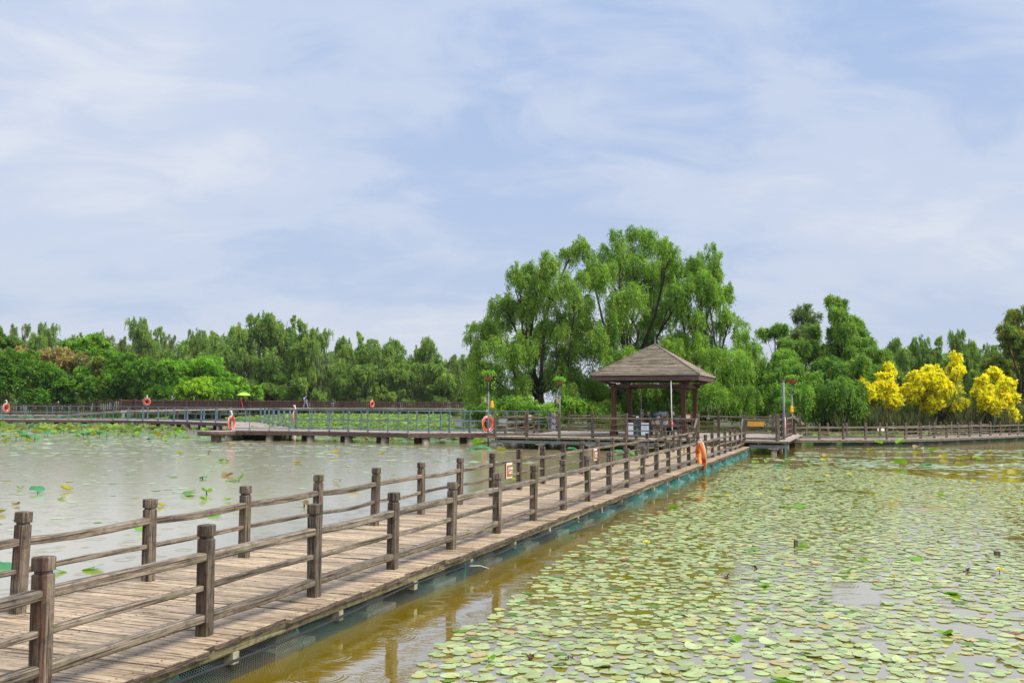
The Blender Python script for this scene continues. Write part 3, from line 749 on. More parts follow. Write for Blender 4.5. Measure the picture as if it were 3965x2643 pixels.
# ------------------------------------------------------------------ dark brown fenced walkway beyond
brn = [(-62, 96.5, .70), (-44.6, 95.2, .70), (-38.2, 93.5, 1.18), (-36.5, 121, 1.22), (-32.0, 146, 1.25), (-6.8, 152, 1.25)]
droot = empty('raised_walkway', (0, 0, 0), 0, 'raised dark timber walkway on tall piles across the far side of the pond', 'walkway')
def beam_path(name, pl, z0, z1, thk, mat, parent, dx=0, dy=0):
    mb = MB()
    for a, b in zip(pl[:-1], pl[1:]):
        mb.beam((a[0] + dx, a[1] + dy, a[2] + (z0 + z1) / 2), (b[0] + dx, b[1] + dy, b[2] + (z0 + z1) / 2), thk, z1 - z0)
    return mb.build(name, M[mat], parent)
mb = MB()
for a, b in zip(brn[:-1], brn[1:]): mb.beam((a[0] + .2, a[1] + 1.2, a[2] - .06), (b[0] + .2, b[1] + 1.2, b[2] - .06), 2.6, .10)
mb.build('deck', M['far_deck'], droot)
beam_path('fascia', brn, -.18, -.02, .1, 'steel', droot)
p3 = np.array(brn); s3 = np.concatenate([[0], np.cumsum(np.linalg.norm(np.diff(p3[:, :2], axis=0), axis=1))])
for q in np.arange(1.0, s3[-1], 2.6):
    x, y, z = [float(np.interp(q, s3, p3[:, k])) for k in range(3)]
    mb = MB(); mb.box((x, y + .3, (z - .12 - .5) / 2), (.22, .22, z - .12 + .5)); mb.build('pile', M['steel'], droot)
def slat_fence(label, pl, step_post=2.5, gap=0.22, top=1.02, wd_=.10):
    root = empty('slatted_fence', (0, 0, 0), 0, label, 'fence')
    P3 = np.array(pl, float); s = np.concatenate([[0], np.cumsum(np.linalg.norm(np.diff(P3[:, :2], axis=0), axis=1))])
    g = lambda q: [float(np.interp(q, s, P3[:, k])) for k in range(3)]
    mb = MB()
    for q in np.arange(0, s[-1], gap):
        x, y, z = g(q); mb.box((x, y, z + top / 2 + .02), (wd_ * .8, .05, top - .1))
    tag(mb.build('slats', M['brown'], root), kind='stuff')
    for q in np.arange(0, s[-1], step_post):
        x, y, z = g(q); mb = MB(); mb.box((0, 0, (top + .14) / 2), (.16, .16, top + .14)); mb.box((0, 0, top + .16), (.2, .2, .06)); mb.build('post', M['brown'], root, loc=(x, y, z))
    for zr, hh in ((top, .09), (.12, .07)):
        mb = MB()
        for a, b in zip(pl[:-1], pl[1:]): mb.beam((a[0], a[1], a[2] + zr), (b[0], b[1], b[2] + zr), .13, hh)
        mb.build('rail', M['brown'], root)
    return root
slat_fence('dark brown slatted fence climbing from the far left along the raised walkway', brn[:3], 2.4, .25, 1.0)
slat_fence('dark brown slatted fence on the long far stretch of the raised walkway', brn[2:], 3.2, .24, 1.0, .16)
slat_fence('rear dark brown fence of the long far raised walkway', [(a[0] + .4, a[1] + 2.6, a[2]) for a in brn[2:]], 3.2, .30, .98, .14)

# ------------------------------------------------------------------ pavilion
pc = (5.84 * 1.2, 38.95 * 1.2)
pav = empty('pavilion', (pc[0], pc[1], ZP), ANG - math.pi / 2, 'open square pavilion with a hipped timber batten roof and red-brown columns', 'pavilion')
PLh, PRr = 1.66, 2.52          # half spacing of the columns, half width of the roof
ZE, ZA, FH = 3.38 - ZP, 4.93 - ZP, 0.215       # eave top, apex, fascia height
for sx in (-1, 1):
    for sy in (-1, 1):
        mb = MB(); mb.box((0, 0, 1.25), (.20, .20, 2.5)); c_ = mb.build('column', M['column'], pav, loc=(sx * PLh, sy * PLh, 0))
        mb = MB(); mb.box((0, 0, .11), (.34, .34, .22)); mb.box((0, 0, .36), (.27, .27, .28)); mb.build('plinth', M['column'], c_)
for s_ in (-1, 1):
    mb = MB(); mb.box((s_ * PLh, 0, 2.36), (.12, PLh * 2 + .5, .13)); mb.build('beam', M['fascia'], pav)
    mb = MB(); mb.box((0, s_ * PLh, 2.37), (PLh * 2 + .5, .11, .13)); mb.build('beam', M['fascia'], pav)
for sx in (-1, 1):
    for sy in (-1, 1):
        mb = MB(); mb.beam((sx * PLh * .75, sy * PLh * .75, 2.2), (sx * (PRr - .25), sy * (PRr - .25), 2.66), .09, .12); mb.build('bracket', M['column'], pav)
for k, (dx, dy) in enumerate(((0, -1), (1, 0), (0, 1), (-1, 0))):
    mb = MB()
    ax = np.array([dx, dy, 0.0]); ay = np.array([-dy, dx, 0.0])
    c_ = ax * PRr; rot = Matrix((Vector(ay), Vector(ax), Vector((0, 0, 1)))).transposed()
    mb.box((*(ax * (PRr - .03))[:2], ZE - FH / 2 - .02), (PRr * 2 - .002 - (.12 if k % 2 else 0), .06, FH), rot)
    mb.build('fascia', M['fascia'], pav)
    # battens: horizontal overlapping boards up the slope
    mb = MB(); n_ = 26
    for i in range(n_):
        t0, t1 = i / n_, (i + 1.18) / n_; t1 = min(t1, 1)
        mb.rnd = random.random()
        r0, r1 = PRr * (1 - t0) + .05, PRr * (1 - t1) + .05 * (1 - t1)
        z0, z1 = ZE + (ZA - ZE) * t0, ZE + (ZA - ZE) * t1 - .012
        if i == n_ - 1: r1 = .02
        L0, L1 = max(r0 - .01, .02), max(r1 - .01, .01)
        def P(r_, l_, z_): return tuple(ax * r_ + ay * l_ + np.array([0, 0, z_]))
        th_ = .055
        vs = [P(r0, -L0, z0), P(r0, L0, z0), P(r1, L1, z1), P(r1, -L1, z1), P(r0, -L0, z0 + th_), P(r0, L0, z0 + th_), P(r1, L1, z1 + .006), P(r1, -L1, z1 + .006)]
        mb.add(vs, [(0, 3, 2, 1), (4, 5, 6, 7), (0, 1, 5, 4), (1, 2, 6, 5), (2, 3, 7, 6), (3, 0, 4, 7)])
    me = mb.mesh('roof_slope', M['roof'])
    ro = bpy.data.objects.new('roof_slope', me); COL.objects.link(ro); ro.parent = pav
    mb = MB(); s2 = (ax + ay)
    mb.beam(tuple(s2 * (PRr + .04) + np.array([0, 0, ZE + .045])), (0, 0, ZA + .05), .10, .04); mb.build('hip_board', M['rail'], pav)
mb = MB(); mb.box((0, 0, ZE - .04), (PRr * 2 - .14, PRr * 2 - .14, .03)); mb.build('soffit', M['fascia'], pav)
mb = MB(); mb.tube([(0, 0, ZA), (0, 0, ZA + .06), (0, 0, ZA + .42)], [.035, .016, .006], 8); mb.build('lightning_rod', M['steel'], pav)
for sx, sy in ((-1, -1), (1, -1), (1, 1)):
    mb = MB(); mb.tube([(sx * PRr, sy * PRr, ZE), (sx * (PRr + .02), sy * (PRr + .02), ZE + .40)], .013, 6); mb.build('lightning_rod', M['steel'], pav)
mb = MB(); x_ = PRr - 1.28
mb.tube([(x_, -PRr + .05, ZE - .2), (x_ + .02, -PRr + .02, 1.4), (x_ + .06, -PRr + .02, 0.02)], .024, 8); mb.build('downpipe', M['white'], pav)
mb = MB(); mb.tube([(-PLh + .62, PLh - .1, 2.3), (-PLh + .62, PLh - .1, .02)], .014, 6); mb.build('downpipe', M['white'], pav)
mb = MB(); mb.tube([(PRr - .95, -PRr * .98, ZE + .08), (PRr - .35, -PRr * .98, ZE + .09), (PRr - .08, -PRr * .97, ZE + .16)], .010, 6); mb.build('conduit', M['steel'], pav)

# benches under the roof
def bench(label, c, L_, rz, z=0.0):
    root = empty('bench', c, rz, label, 'bench')
    mb = MB()
    for k in range(3): mb.rnd = random.random(); mb.box((0, -.15 + .15 * k, .43), (L_, .135, .05))
    mb.build('seat', M['far_wood'], root)
    n_ = int(L_ / .8) + 1
    for i in range(n_):
        mb = MB(); x = -L_ / 2 + .15 + i * (L_ - .3) / max(1, n_ - 1); mb.box((x, -.13, .2), (.09, .09, .4)); mb.build('leg', M['fascia'], root)
        mb = MB(); mb.box((x, .13, .2), (.09, .09, .4)); mb.build('leg', M['fascia'], root)
    return root
def pav_pt(x, y, z=0.0):
    a = ANG - math.pi / 2
    return (pc[0] + x * math.cos(a) - y * math.sin(a), pc[1] + x * math.sin(a) + y * math.cos(a), ZP + z)
PA = ANG - math.pi / 2
bench('long wooden bench where people sit under the pavilion roof', pav_pt(.55, -.9), 3.3, PA)
bench('short empty wooden bench beside the left front column of the pavilion', pav_pt(-1.3, -.75), 1.5, PA)

# ------------------------------------------------------------------ small things near the pavilion
def text_obj(s_, size, parent, loc, rot, mat='text', name='lettering', extr=0.002, sx=1.0):
    cu = bpy.data.curves.new(name, 'FONT'); cu.body = s_; cu.size = size; cu.align_x = 'CENTER'; cu.align_y = 'CENTER'; cu.extrude = extr
    cu.materials.append(M[mat])
    o = bpy.data.objects.new(name, cu); COL.objects.link(o); o.parent = parent; o.location = loc; o.rotation_euler = rot; o.scale = (sx, 1, 1); return o
# litter bin
bp_ = at(2473, 1688, ZP)
rb = empty('litter_bin', (bp_[0], bp_[1], ZP), PA + .05, 'recycling bin with two white panels and a dark middle in front of the pavilion', 'litter bin')
mb = MB(); mb.box((0, 0, .33), (1.12, .40, .60)); mb.build('body', M['bindark'], rb)
for x0_, w_ in ((-.40, .37), (.33, .36)):
    mb = MB(); mb.box((x0_, -.207, .345), (w_, .012, .57)); pn = mb.build('panel', M['binwhite'], rb)
mb = MB()
for x0_ in (-.53, .54): mb.box((x0_, 0, .50), (.04, .38, 1.0))
mb.box((0, .0, .99), (1.11, .38, .03)); mb.build('frame', M['dark'], rb)
mb = MB(); mb.box((-.02, -.10, .80), (.22, .20, .36)); mb.build('cigarette_tray', M['bindark'], rb)
mb = MB(); mb.box((-.02, -.206, .90), (.12, .012, .06)); mb.build('slot_label', M['white'], rb)
mb = MB()
for a, b in (((.24, .33), (.33, .48)), ((.33, .48), (.42, .33))): mb.beam((a[0], -.215, a[1]), (b[0], -.215, b[1]), .006, .02)
mb.box((.33, -.215, .285), (.15, .006, .015)); mb.build('triangle_mark', M['sky_print'], rb)
mb = MB(); mb.box((-.03, -.212, .33), (.09, .02, .05)); mb.lathe((-.03, -.214, .15), [(.03, 0), (.03, .05)], 8); mb.build('print', M['cyan'], rb)
mb = MB(); mb.box((.32, .12, .76), (.2, .16, .12)); tag(mb.build('red_bag', M['redcloth'], loc=(bp_[0], bp_[1], ZP)), 'small red bag lying behind the top of the recycling bin', 'bag')
# blue notice
bs = at(2138, 1667, ZP)
sg = empty('notice_board', (bs[0], bs[1], ZP), -.10, 'upright blue notice board with white lettering at the platform corner', 'notice board')
mb = MB(); mb.box((0, 0, .47), (.27, .03, .92)); mb.build('panel', M['blue_sign'], sg)
mb = MB()
for x0_ in (-.145, .145): mb.box((x0_, -.002, .47), (.022, .04, .95))
mb.box((0, -.002, .955), (.31, .04, .03)); mb.build('frame', M['white'], sg)
text_obj('游客\n须知', .125, sg, (0, -.024, .56), (R(90), 0, 0))
text_obj('湿地公园', .052, sg, (0, -.024, .86), (R(90), 0, 0))
mb = MB()
for i in range(5): mb.box((0, -.019, .36 - .055 * i), (.20, .006, .022))
mb.build('text_lines', M['text'], sg)
# amber board right of the walkway end
p_ = aty(2923, 1638, pf(-.2, .5)[1] - .08); 
mb = MB(); mb.box((0, 0, 0), (.66, .03, .20)); o = mb.build('amber_board', M['yellow_board'], loc=tuple(pf(-.27, .5, ZP + .70)), rot=(0, 0, PA)); tag(o, 'blank amber board fixed to the railing right of the walkway end', 'board')
# white boards
mb = MB(); mb.box((0, 0, 0), (.36, .03, .33)); o = mb.build('white_board', M['white'], loc=tuple(pf(-.12, BL + .33, ZP + .66)), rot=(0, 0, PA)); tag(o, 'white square board at the left front corner of the platform railing', 'board')
pb = aty(3411, 1662, 52.6); mb = MB(); mb.box((0, 0, 0), (.40, .03, .17)); o = mb.build('white_board', M['cream'], loc=tuple(pb), rot=(R(-20), 0, .15)); tag(o, 'white board tilted on the rear railing of the low right boardwalk', 'board')
pb = pf(-.28, -4.1, ZP + .74); mb = MB(); mb.box((0, 0, 0), (.50, .02, .17))  # cream notice behind the front railing
o = mb.build('cream_board', M['white'], loc=tuple(pf(-.13, -3.43, ZP + .72)), rot=(0, 0, PA)); tag(o, 'blank cream board on the front platform railing before the seated people', 'board')

# warning signs on the walkway's railing
def hanging_sign(u, v, side_b, label, n):
    # centre on the railing line lateral side_b
    best = None
    for a in np.arange(3, 36, .02):
        p = wp(a, side_b, ZD + .47)
        q = np.array(p) - np.array([0, 0, CAMZ]); uu = 1982.5 + FPX * (q[0] / (q[1] * cp + q[2] * sp_))
        if best is None or abs(uu - u) < best[0]: best = (abs(uu - u), a)
    a = best[1]
    root = empty('warning_sign', wp(a, side_b, ZD + .43), ANG, label, 'sign', 'small warning signs on the walkway railing')
    W_, H_ = .34, .30
    mb = MB(); mb.box((0, -.03, 0), (W_, .025, H_)); mb.build('board', M['cream'], root)
    mb = MB(); mb.box((.012, -.046, -.005), (W_ * .84, .01, H_ * .74)); mb.build('face', M['tan'], root)
    mb = MB(); mb.box((-W_ / 2 - .004, -.03, 0), (.010, .03, H_ + .0))
    for i in range(6): mb.box((-W_ / 2 - .008, -.03, -H_ / 2 + .03 + i * .05), (.012, .034, .006))
    mb.build('side_slats', M['clay'], root)
    text_obj('严禁 烟火' if n == 0 else '水深 危险', .062, root, (.05, -.053, .03), (R(90), 0, 0))
    mb = MB()
    for k in range(2): mb.box((.05, -.052, -.025 - .03 * k), (.20, .003, .012))
    mb.build('text_lines', M['text'], root)
    mb = MB(); mb.lathe((-.10, -.052, -.045), [(.018, 0), (.022, .03), (.006, .08)], 8, 1, .2); mb.build('flame_mark', M['salmon'], root)
    return root
hanging_sign(1966, 1815, -WD, 'small brown warning sign in a cream frame, the nearer one hanging on the walkway railing', 0)
hanging_sign(2301, 1752, -WD, 'small brown warning sign in a cream frame, the farther one hanging on the walkway railing', 1)
mb = MB(); mb.box((0, 0, 0), (.17, .02, .17)); a_ = 11.2 * SPN
o = mb.build('yellow_board', M['yellow_board'], loc=wp(15.2 * SPN - .5, -.1, ZD + .46), rot=(0, 0, ANG)); tag(o, 'small yellow board fixed inside the walkway railing beside the orange life ring', 'board')
mb = MB(); mb.box((0, 0, 0), (.26, .025, .26)); o = mb.build('framed_notice', M['cream'], loc=pf(4.2, BL + .1, ZP + .82), rot=(0, 0, PA)); tag(o, 'small cream framed notice on the left platform railing', 'notice')
pq = aty(2664, 1614, pf(AB - .4, -3)[1]); mb = MB(); mb.box((0, 0, 0), (.28, .03, .30)); o = mb.build('framed_notice', M['salmon'], loc=tuple(pq), rot=(0, 0, PA))
tag(o, 'pink framed notice on the rear railing seen between the right pavilion columns', 'notice'); mb = MB(); mb.box((0, -.02, 0), (.19, .01, .2)); mb.build('face', M['white'], o)

# ------------------------------------------------------------------ life rings
def life_ring(label, loc, rz, tilt=0.0, rad=.30, tube=.062, mat='red', bag=True, group='life rings'):
    root = empty('life_ring', loc, rz, label, 'life ring', group)
    mb = MB(); n, m2 = 36, 12
    vs, fs = [], []
    for i in range(n):
        a = i / n * 2 * math.pi
        for j in range(m2):
            b = j / m2 * 2 * math.pi; rr = rad + tube * math.cos(b)
            vs.append((rr * math.cos(a), tube * .85 * math.sin(b), rr * math.sin(a)))
    for i in range(n):
        for j in range(m2): fs.append((i * m2 + j, ((i + 1) % n) * m2 + j, ((i + 1) % n) * m2 + (j + 1) % m2, i * m2 + (j + 1) % m2))
    mb.add(vs, fs, True); body = mb.build('ring', M[mat], root)
    for k in range(4):
        a0 = k * math.pi / 2 + .3
        mb = MB(); vs, fs = [], []
        for i in range(4):
            a = a0 + (i - 1.5) * .09
            for j in range(m2):
                b = j / m2 * 2 * math.pi; t_ = tube + .003; rr = rad + t_ * math.cos(b)
                vs.append((rr * math.cos(a), t_ * .85 * math.sin(b), rr * math.sin(a)))
        for i in range(3):
            for j in range(m2): fs.append((i * m2 + j, (i + 1) * m2 + j, (i + 1) * m2 + (j + 1) % m2, i * m2 + (j + 1) % m2))
        mb.add(vs, fs, True); mb.build('tape', M['reflect' if k % 2 else 'redtape'], root)
    mb = MB(); pts = []
    for i in range(41):
        a = i / 40 * 2 * math.pi; rr = rad + tube + .012 + .04 * abs(math.sin(2 * (a - .3))); pts.append((rr * math.cos(a), -.03, rr * math.sin(a)))
    mb.tube(pts, .011, 6); mb.build('grab_rope', M['rope'], root)
    if bag:
        mb = MB(); mb.tube([(0, -.02, rad), (.02, -.03, rad + .16), (.0, 0, rad + .26)], [.02, .045, .03], 8); mb.lathe((0, .03, rad + .26), [(.05, 0), (.08, .04), (.05, .08)], 10)
        mb.build('rope_bag', M['rope'], root)
    root.rotation_euler = (tilt, 0, rz); return root
lr = life_ring('large orange life ring hanging outside the plank walkway railing', wp(16.0 * SPN - .42, .17, ZD + .24), ANG + .40, R(-6), .355, .082, 'orange', False)
mb = MB(); mb.tube([(-.05, .05, .30), (.03, -.06, .1), (.02, -.02, -.2), (-.12, -.06, -.33), (.1, -.07, -.35)], .012, 6); mb.build('grab_rope', M['rope'], lr)
def fpoint(u, v, y): return tuple(aty(u, v, y))
life_ring('red life ring hanging on the corner post of the pile boardwalk beside the round platform', fpoint(895, 1636, 51.0), 1.38, 0, .31, .060)
life_ring('red life ring seen behind the near boardwalk railing hanging edge on', fpoint(1141, 1613, 54.2), 1.5, 0, .32, .05)
life_ring('red life ring with white rope hanging behind the left flower pole', fpoint(1888, 1640, 48.6), .85, 0, .34, .065)
life_ring('red life ring facing the pond on the dark fence at the far left', fpoint(569, 1554, 93.2), 0, 0, .27, .08)
life_ring('red life ring half hidden at the far left end of the boardwalk', fpoint(24, 1577, 79), 1.35, 0, .29, .07)
life_ring('small red life ring on the long far dark fence', fpoint(1441, 1563, 148), 1.1, 0, .40, .12)
life_ring('salmon life ring tied to the right side railing of the platform', fpoint(3038, 1651, 42.6), 1.3, 0, .32, .07, 'salmon', False)

# ------------------------------------------------------------------ poles with flower pots and bells
def leaf_cloud(n, c, rx, ry, rz, l_, w_, cols, rng, droop=0.3, name='foliage', mat='leaf', parent=None, shell=0.0):
    P_ = rng.normal(size=(n, 3)); P_ /= np.linalg.norm(P_, axis=1)[:, None]
    rr = rng.uniform(shell, 1, n) ** (1 / 3.); P_ = P_ * rr[:, None] * np.array([rx, ry, rz]) + np.array(c)
    return leaves_mesh(P_, None, l_, w_, cols, rng, droop, name, mat, parent)
def leaves_mesh(P_, dirs, l_, w_, cols, rng, droop=0.3, name='crown', mat='leaf', parent=None):
    n = len(P_)
    A = rng.normal(size=(n, 3))
    if dirs is not None: A = A * 0.55 + dirs
    A[:, 2] -= droop; A /= np.linalg.norm(A, axis=1)[:, None]
    B = rng.normal(size=(n, 3)); B = np.cross(A, B); B /= np.linalg.norm(B, axis=1)[:, None] + 1e-9
    ll = (l_ * rng.uniform(.6, 1.3, n))[:, None]; ww = (w_ * rng.uniform(.7, 1.2, n))[:, None]
    V = np.empty((n, 4, 3)); V[:, 0] = P_; V[:, 1] = P_ + A * ll * .5 + B * ww * .5; V[:, 2] = P_ + A * ll; V[:, 3] = P_ + A * ll * .5 - B * ww * .5
    me = bpy.data.meshes.new(name); me.vertices.add(n * 4); me.vertices.foreach_set('co', V.reshape(-1).astype(np.float32))
    me.loops.add(n * 4); me.loops.foreach_set('vertex_index', np.arange(n * 4, dtype=np.int32))
    me.polygons.add(n); me.polygons.foreach_set('loop_start', np.arange(0, n * 4, 4, dtype=np.int32)); me.polygons.foreach_set('loop_total', np.full(n, 4, dtype=np.int32))
    ca = me.color_attributes.new('col', 'FLOAT_COLOR', 'POINT')
    c4 = np.concatenate([np.repeat(cols, 4, 0), np.ones((n * 4, 1))], 1).astype(np.float32); ca.data.foreach_set('color', c4.reshape(-1))
    me.materials.append(M[mat]); me.update(calc_edges=True); me.validate()
    return link(name, me, parent)
GAIN = 1.36
def palette(n, rng, base, var=0.25, yellow=0.03, ycol=(0.40, 0.26, 0.03)):
    b = np.minimum(np.array(base) * GAIN, .9)[None] * (1 + rng.uniform(-var, var, (n, 1)))
    b = b * (1 + rng.uniform(-.12, .12, (n, 3)) * np.array([1.6, .5, 1.0]))
    m_ = rng.uniform(size=n) < yellow; b[m_] = np.array(ycol) * rng.uniform(.6, 1.2, (m_.sum(), 1)); return np.clip(b, 0.003, .95)
def bell(parent, loc, mat, s_=1.0, top=.35):
    mb = MB(); prof = [(.085 * s_, 0), (.085 * s_, .02), (.075 * s_, .12 * s_), (.065 * s_, .22 * s_), (.045 * s_, .27 * s_), (.012, .30 * s_)]
    mb.lathe((0, 0, 0), prof, 14, 1, .45); b = mb.build('bell', M[mat], parent, loc=loc)
    mb = MB(); mb.tube([(0, 0, .29 * s_), (0, 0, .29 * s_ + top)], .006, 5); mb.build('cord', M['stalk'], b)
def flower_pole(label, u, vbase, y, vtop, pot, bells, zb=-.4):
    c = aty(u, vbase, y); zt = aty(u, vtop, y)[2]
    root = empty('flower_pole', (c[0], c[1], 0), 0, label, 'flower pole', 'poles with flower pots')
    mb = MB(); mb.tube([(0, 0, zb), (0, 0, zt - .55)], .042, 10); mb.tube([(0, 0, zt - .55), (0, 0, zt)], .026, 8); mb.build('pole', M['pole'], root)
    if pot:
        mb = MB(); mb.lathe((0, 0, zt), [(.07, 0), (.15, .04), (.21, .16), (.215, .19), (.19, .19), (.1, .17)], 16); mb.build('pot', M[pot], root)
        rg = np.random.default_rng(int(u)); n = 420
        P_ = rg.normal(size=(n, 3)); P_ /= np.linalg.norm(P_, axis=1)[:, None]; P_ *= rg.uniform(.5, 1, (n, 1)) * np.array([.36, .36, .13]); P_ += np.array([0, 0, zt + .32])
        n2 = 45; Q = np.stack([rg.normal(.22, .05, n2) * rg.choice([-1, 1], n2, p=[.3, .7]), rg.normal(0, .12, n2), zt + .1 - rg.uniform(0, .7, n2) ** 1.2], 1)
        A_ = np.concatenate([P_, Q]); leaves_mesh(A_, None, .11, .075, palette(len(A_), rg, (0.16, 0.30, 0.04), .3, .02), rg, .5, 'foliage', 'leaf', root)
    for (dx, dz, mt, sc_) in bells: bell(root, (dx, -.02, zt + dz), mt, sc_)
    return root
flower_pole('grey pole with a clay flower pot, beige and amber bells, left of the platform', 1890, 1725, 44.8, 1470, 'clay', [(-.16, -1.06, 'beige', .82), (.17, -1.30, 'amber', 1.1)])
flower_pole('grey pole with a clay flower pot and one beige bell behind the blue notice', 2167, 1650, 51.5, 1490, 'clay', [(-.12, -.98, 'beige', .9)], .3)
flower_pole('grey pole with a red flower pot and amber bell at the right platform end', 3068, 1700, 48.5, 1484, 'redpot', [(-.02, -1.45, 'amber', 1.15)])
c = aty(3037, 1760, 41.2); root = empty('bare_pole', (c[0], c[1], 0), 0, 'bare grey steel pole standing in the water at the right platform corner', 'pole')
mb = MB(); z_t = aty(3037, 1475, 41.2)[2]; mb.tube([(0, 0, -.4), (0, 0, z_t)], .05, 10); mb.build('shaft', M['pole'], root)
mb = MB(); mb.box((0, 0, z_t + .02), (.14, .12, .06)); mb.build('cap', M['clay'], root)
#@@PART2@@
# ------------------------------------------------------------------ trees
def in_ball(n, rng):
    P_ = rng.normal(size=(n, 3)); P_ /= np.linalg.norm(P_, axis=1)[:, None]; return P_ * rng.uniform(0, 1, (n, 1)) ** (1 / 3.)
def make_leaves(blobs, n_leaf, l_, w_, base, rng, droop=0.9, hang=0.5, clump=0.34, per=60, yellow=.03, var=.26, hue=.30, ycol=(0.36, 0.24, 0.03), topbias=0.25, fill=1.0, dens=None):
    """blobs: (centre, radii). Leaves sit along hanging twigs gathered into clumps spread through the crown."""
    vol = np.array([b[1][0] * b[1][2] for b in blobs]) ; vol = vol / vol.sum()
    P_all, D_all, C_all = [], [], []
    for (c, r_), f in zip(blobs, vol):
        r_ = np.array(r_); c = np.array(c); rm = float(np.mean(r_))
        nb = max(40, int(n_leaf * f)); nc = max(6, nb // per)
        q = rng.normal(size=(nc, 3)); q /= np.linalg.norm(q, axis=1)[:, None]
        q *= rng.uniform(.1, 1.12, (nc, 1)) ** .6
        q[:, 2] = np.where(rng.uniform(size=nc) < topbias, np.abs(q[:, 2]), q[:, 2])
        cc = c + q * r_ * (1 - clump * .6)
        out = q * r_; out /= np.linalg.norm(out, axis=1)[:, None] + 1e-6
        hv = 1 + rng.uniform(-hue, hue, (nc, 1)) * np.array([[1.4, 1.0, .6]]) * 1.0
        k = nb // nc
        # twigs: t in 0..1 along an arc going out and then down
        nt_ = 7
        clump_ = clump * rng.uniform(.7, 1.5, (nc, 1, 1))
        tw_dir = rng.normal(size=(nc, nt_, 3)) * .7 + out[:, None] * .8; tw_dir /= np.linalg.norm(tw_dir, axis=2)[..., None]
        kk = max(1, k // nt_)
        t = rng.uniform(0, 1, (nc, nt_, kk))
        Ln = np.maximum(rm, .5) * clump_ * 1.45 * rng.uniform(.5, 1.5, (nc, nt_, 1))
        pos = cc[:, None, None] + tw_dir[:, :, None] * (Ln * t * (1 - .35 * t))[..., None]
        pos[..., 2] -= (Ln * hang * 1.6 * t ** 2)
        pos += rng.normal(size=pos.shape) * rm * clump * .13
        d_ = tw_dir[:, :, None] * (1 - t)[..., None] * .8; d_ = d_ + np.zeros(pos.shape); d_[..., 2] -= hang * 1.6 * t
        col = palette(nc * nt_ * kk, rng, base, var, yellow, ycol).reshape(nc, nt_, kk, 3) * hv[:, None, None]
        P_all.append(pos.reshape(-1, 3)); D_all.append(d_.reshape(-1, 3)); C_all.append(col.reshape(-1, 3))
    return np.concatenate(P_all), np.concatenate(D_all), np.clip(np.concatenate(C_all), .003, .9)
def limbs_mesh(base, blobs, r0, rng, sub=4, lean=(0, 0), twigs=True, multi=1):
    mb = MB(); b = np.array(base, float)
    tops = [np.array(c) for c, _ in blobs]
    cen = np.mean(tops, 0)
    for mi in range(multi):
        bb = b + np.array([rng.normal() * r0 * 3, rng.normal() * r0 * 3, 0]) * (mi > 0)
        fork = bb + (cen - bb) * .38 + rng.normal(size=3) * r0
        mb.tube([bb + [0, 0, -.5], bb + (fork - bb) * .35, bb + (fork - bb) * .7 + rng.normal(size=3) * r0 * .8, fork], [r0 * 1.25, r0, r0 * .85, r0 * .7], 8)
        for i, (c, r_) in enumerate(blobs):
            if i % multi != mi: continue
            c = np.array(c); s = fork + (bb - fork) * rng.uniform(0, .25); d_ = c - s; h_ = s + d_ * .5 + rng.normal(size=3) * np.linalg.norm(d_) * .08 - np.array([0, 0, np.linalg.norm(d_) * .06])
            e = c + np.array([0, 0, r_[2] * .45]) + rng.normal(size=3) * np.array(r_) * .15
            mb.tube([s, h_, c, e], [r0 * .42, r0 * .30, r0 * .18, r0 * .05], 6, True)
            if twigs:
                for _ in range(sub):
                    q = rng.normal(size=3); q /= np.linalg.norm(q); q[2] = abs(q[2]) * .8 - .1
                    s2 = h_ + (c - h_) * rng.uniform(.1, .95); e2 = c + q * np.array(r_) * .8
                    mb.tube([s2, (s2 + e2) / 2 + rng.normal(size=3) * .06 * np.mean(r_), e2], [r0 * .12, r0 * .08, r0 * .03], 5, False)
    return mb.mesh('trunk', M['bark'])
def tree(name, label, cat, base, blobs, n_leaf, l_, w_, col, seed, r0=.28, group=None, **kw):
    rng = np.random.default_rng(seed); base = np.array(base, float)
    root = empty(name, tuple(base), 0, label, cat, group)
    bl = [(np.array(c) - base, r_) for c, r_ in blobs]
    multi = kw.pop('multi', 1); sub = kw.pop('sub', 4)
    link('trunk', limbs_mesh((0, 0, 0), bl, r0, rng, sub, multi=multi), root)
    ns = kw.pop('split', 7)
    if ns: bl = split_blobs(bl, rng, ns)
    P_, D_, C_ = make_leaves(bl, n_leaf, l_, w_, col, rng, **kw)
    leaves_mesh(P_, D_, l_, w_, C_, rng, .15, 'crown', 'leaf', root)
    return root
def split_blobs(bl, rng, n=7, s=.50, spread=.98):
    out = []
    for c, r_ in bl:
        r_ = np.array(r_)
        for _ in range(n):
            q = rng.normal(size=3); q /= np.linalg.norm(q); q *= rng.uniform(.35, 1.0); out.append((np.array(c) + q * r_ * spread, tuple(r_ * s * rng.uniform(.7, 1.3))))
    return out
def pblobs(lst, Y, rng, dep=2.5, k=1.0):
    out = []
    for t in lst:
        u, v, rx, ry = t[:4]; dy = t[4] if len(t) > 4 else rng.uniform(-dep, dep)
        c = aty(u, v, Y + dy); s = (Y + dy) / FPX
        out.append((c, (rx * s * k, (rx + ry) / 2 * s * k, ry * s * k)))
    return out
rb_ = np.random.default_rng(5)
GA = (0.160, 0.265, 0.042); GB = (0.172, 0.285, 0.044)
Ym = 63.0
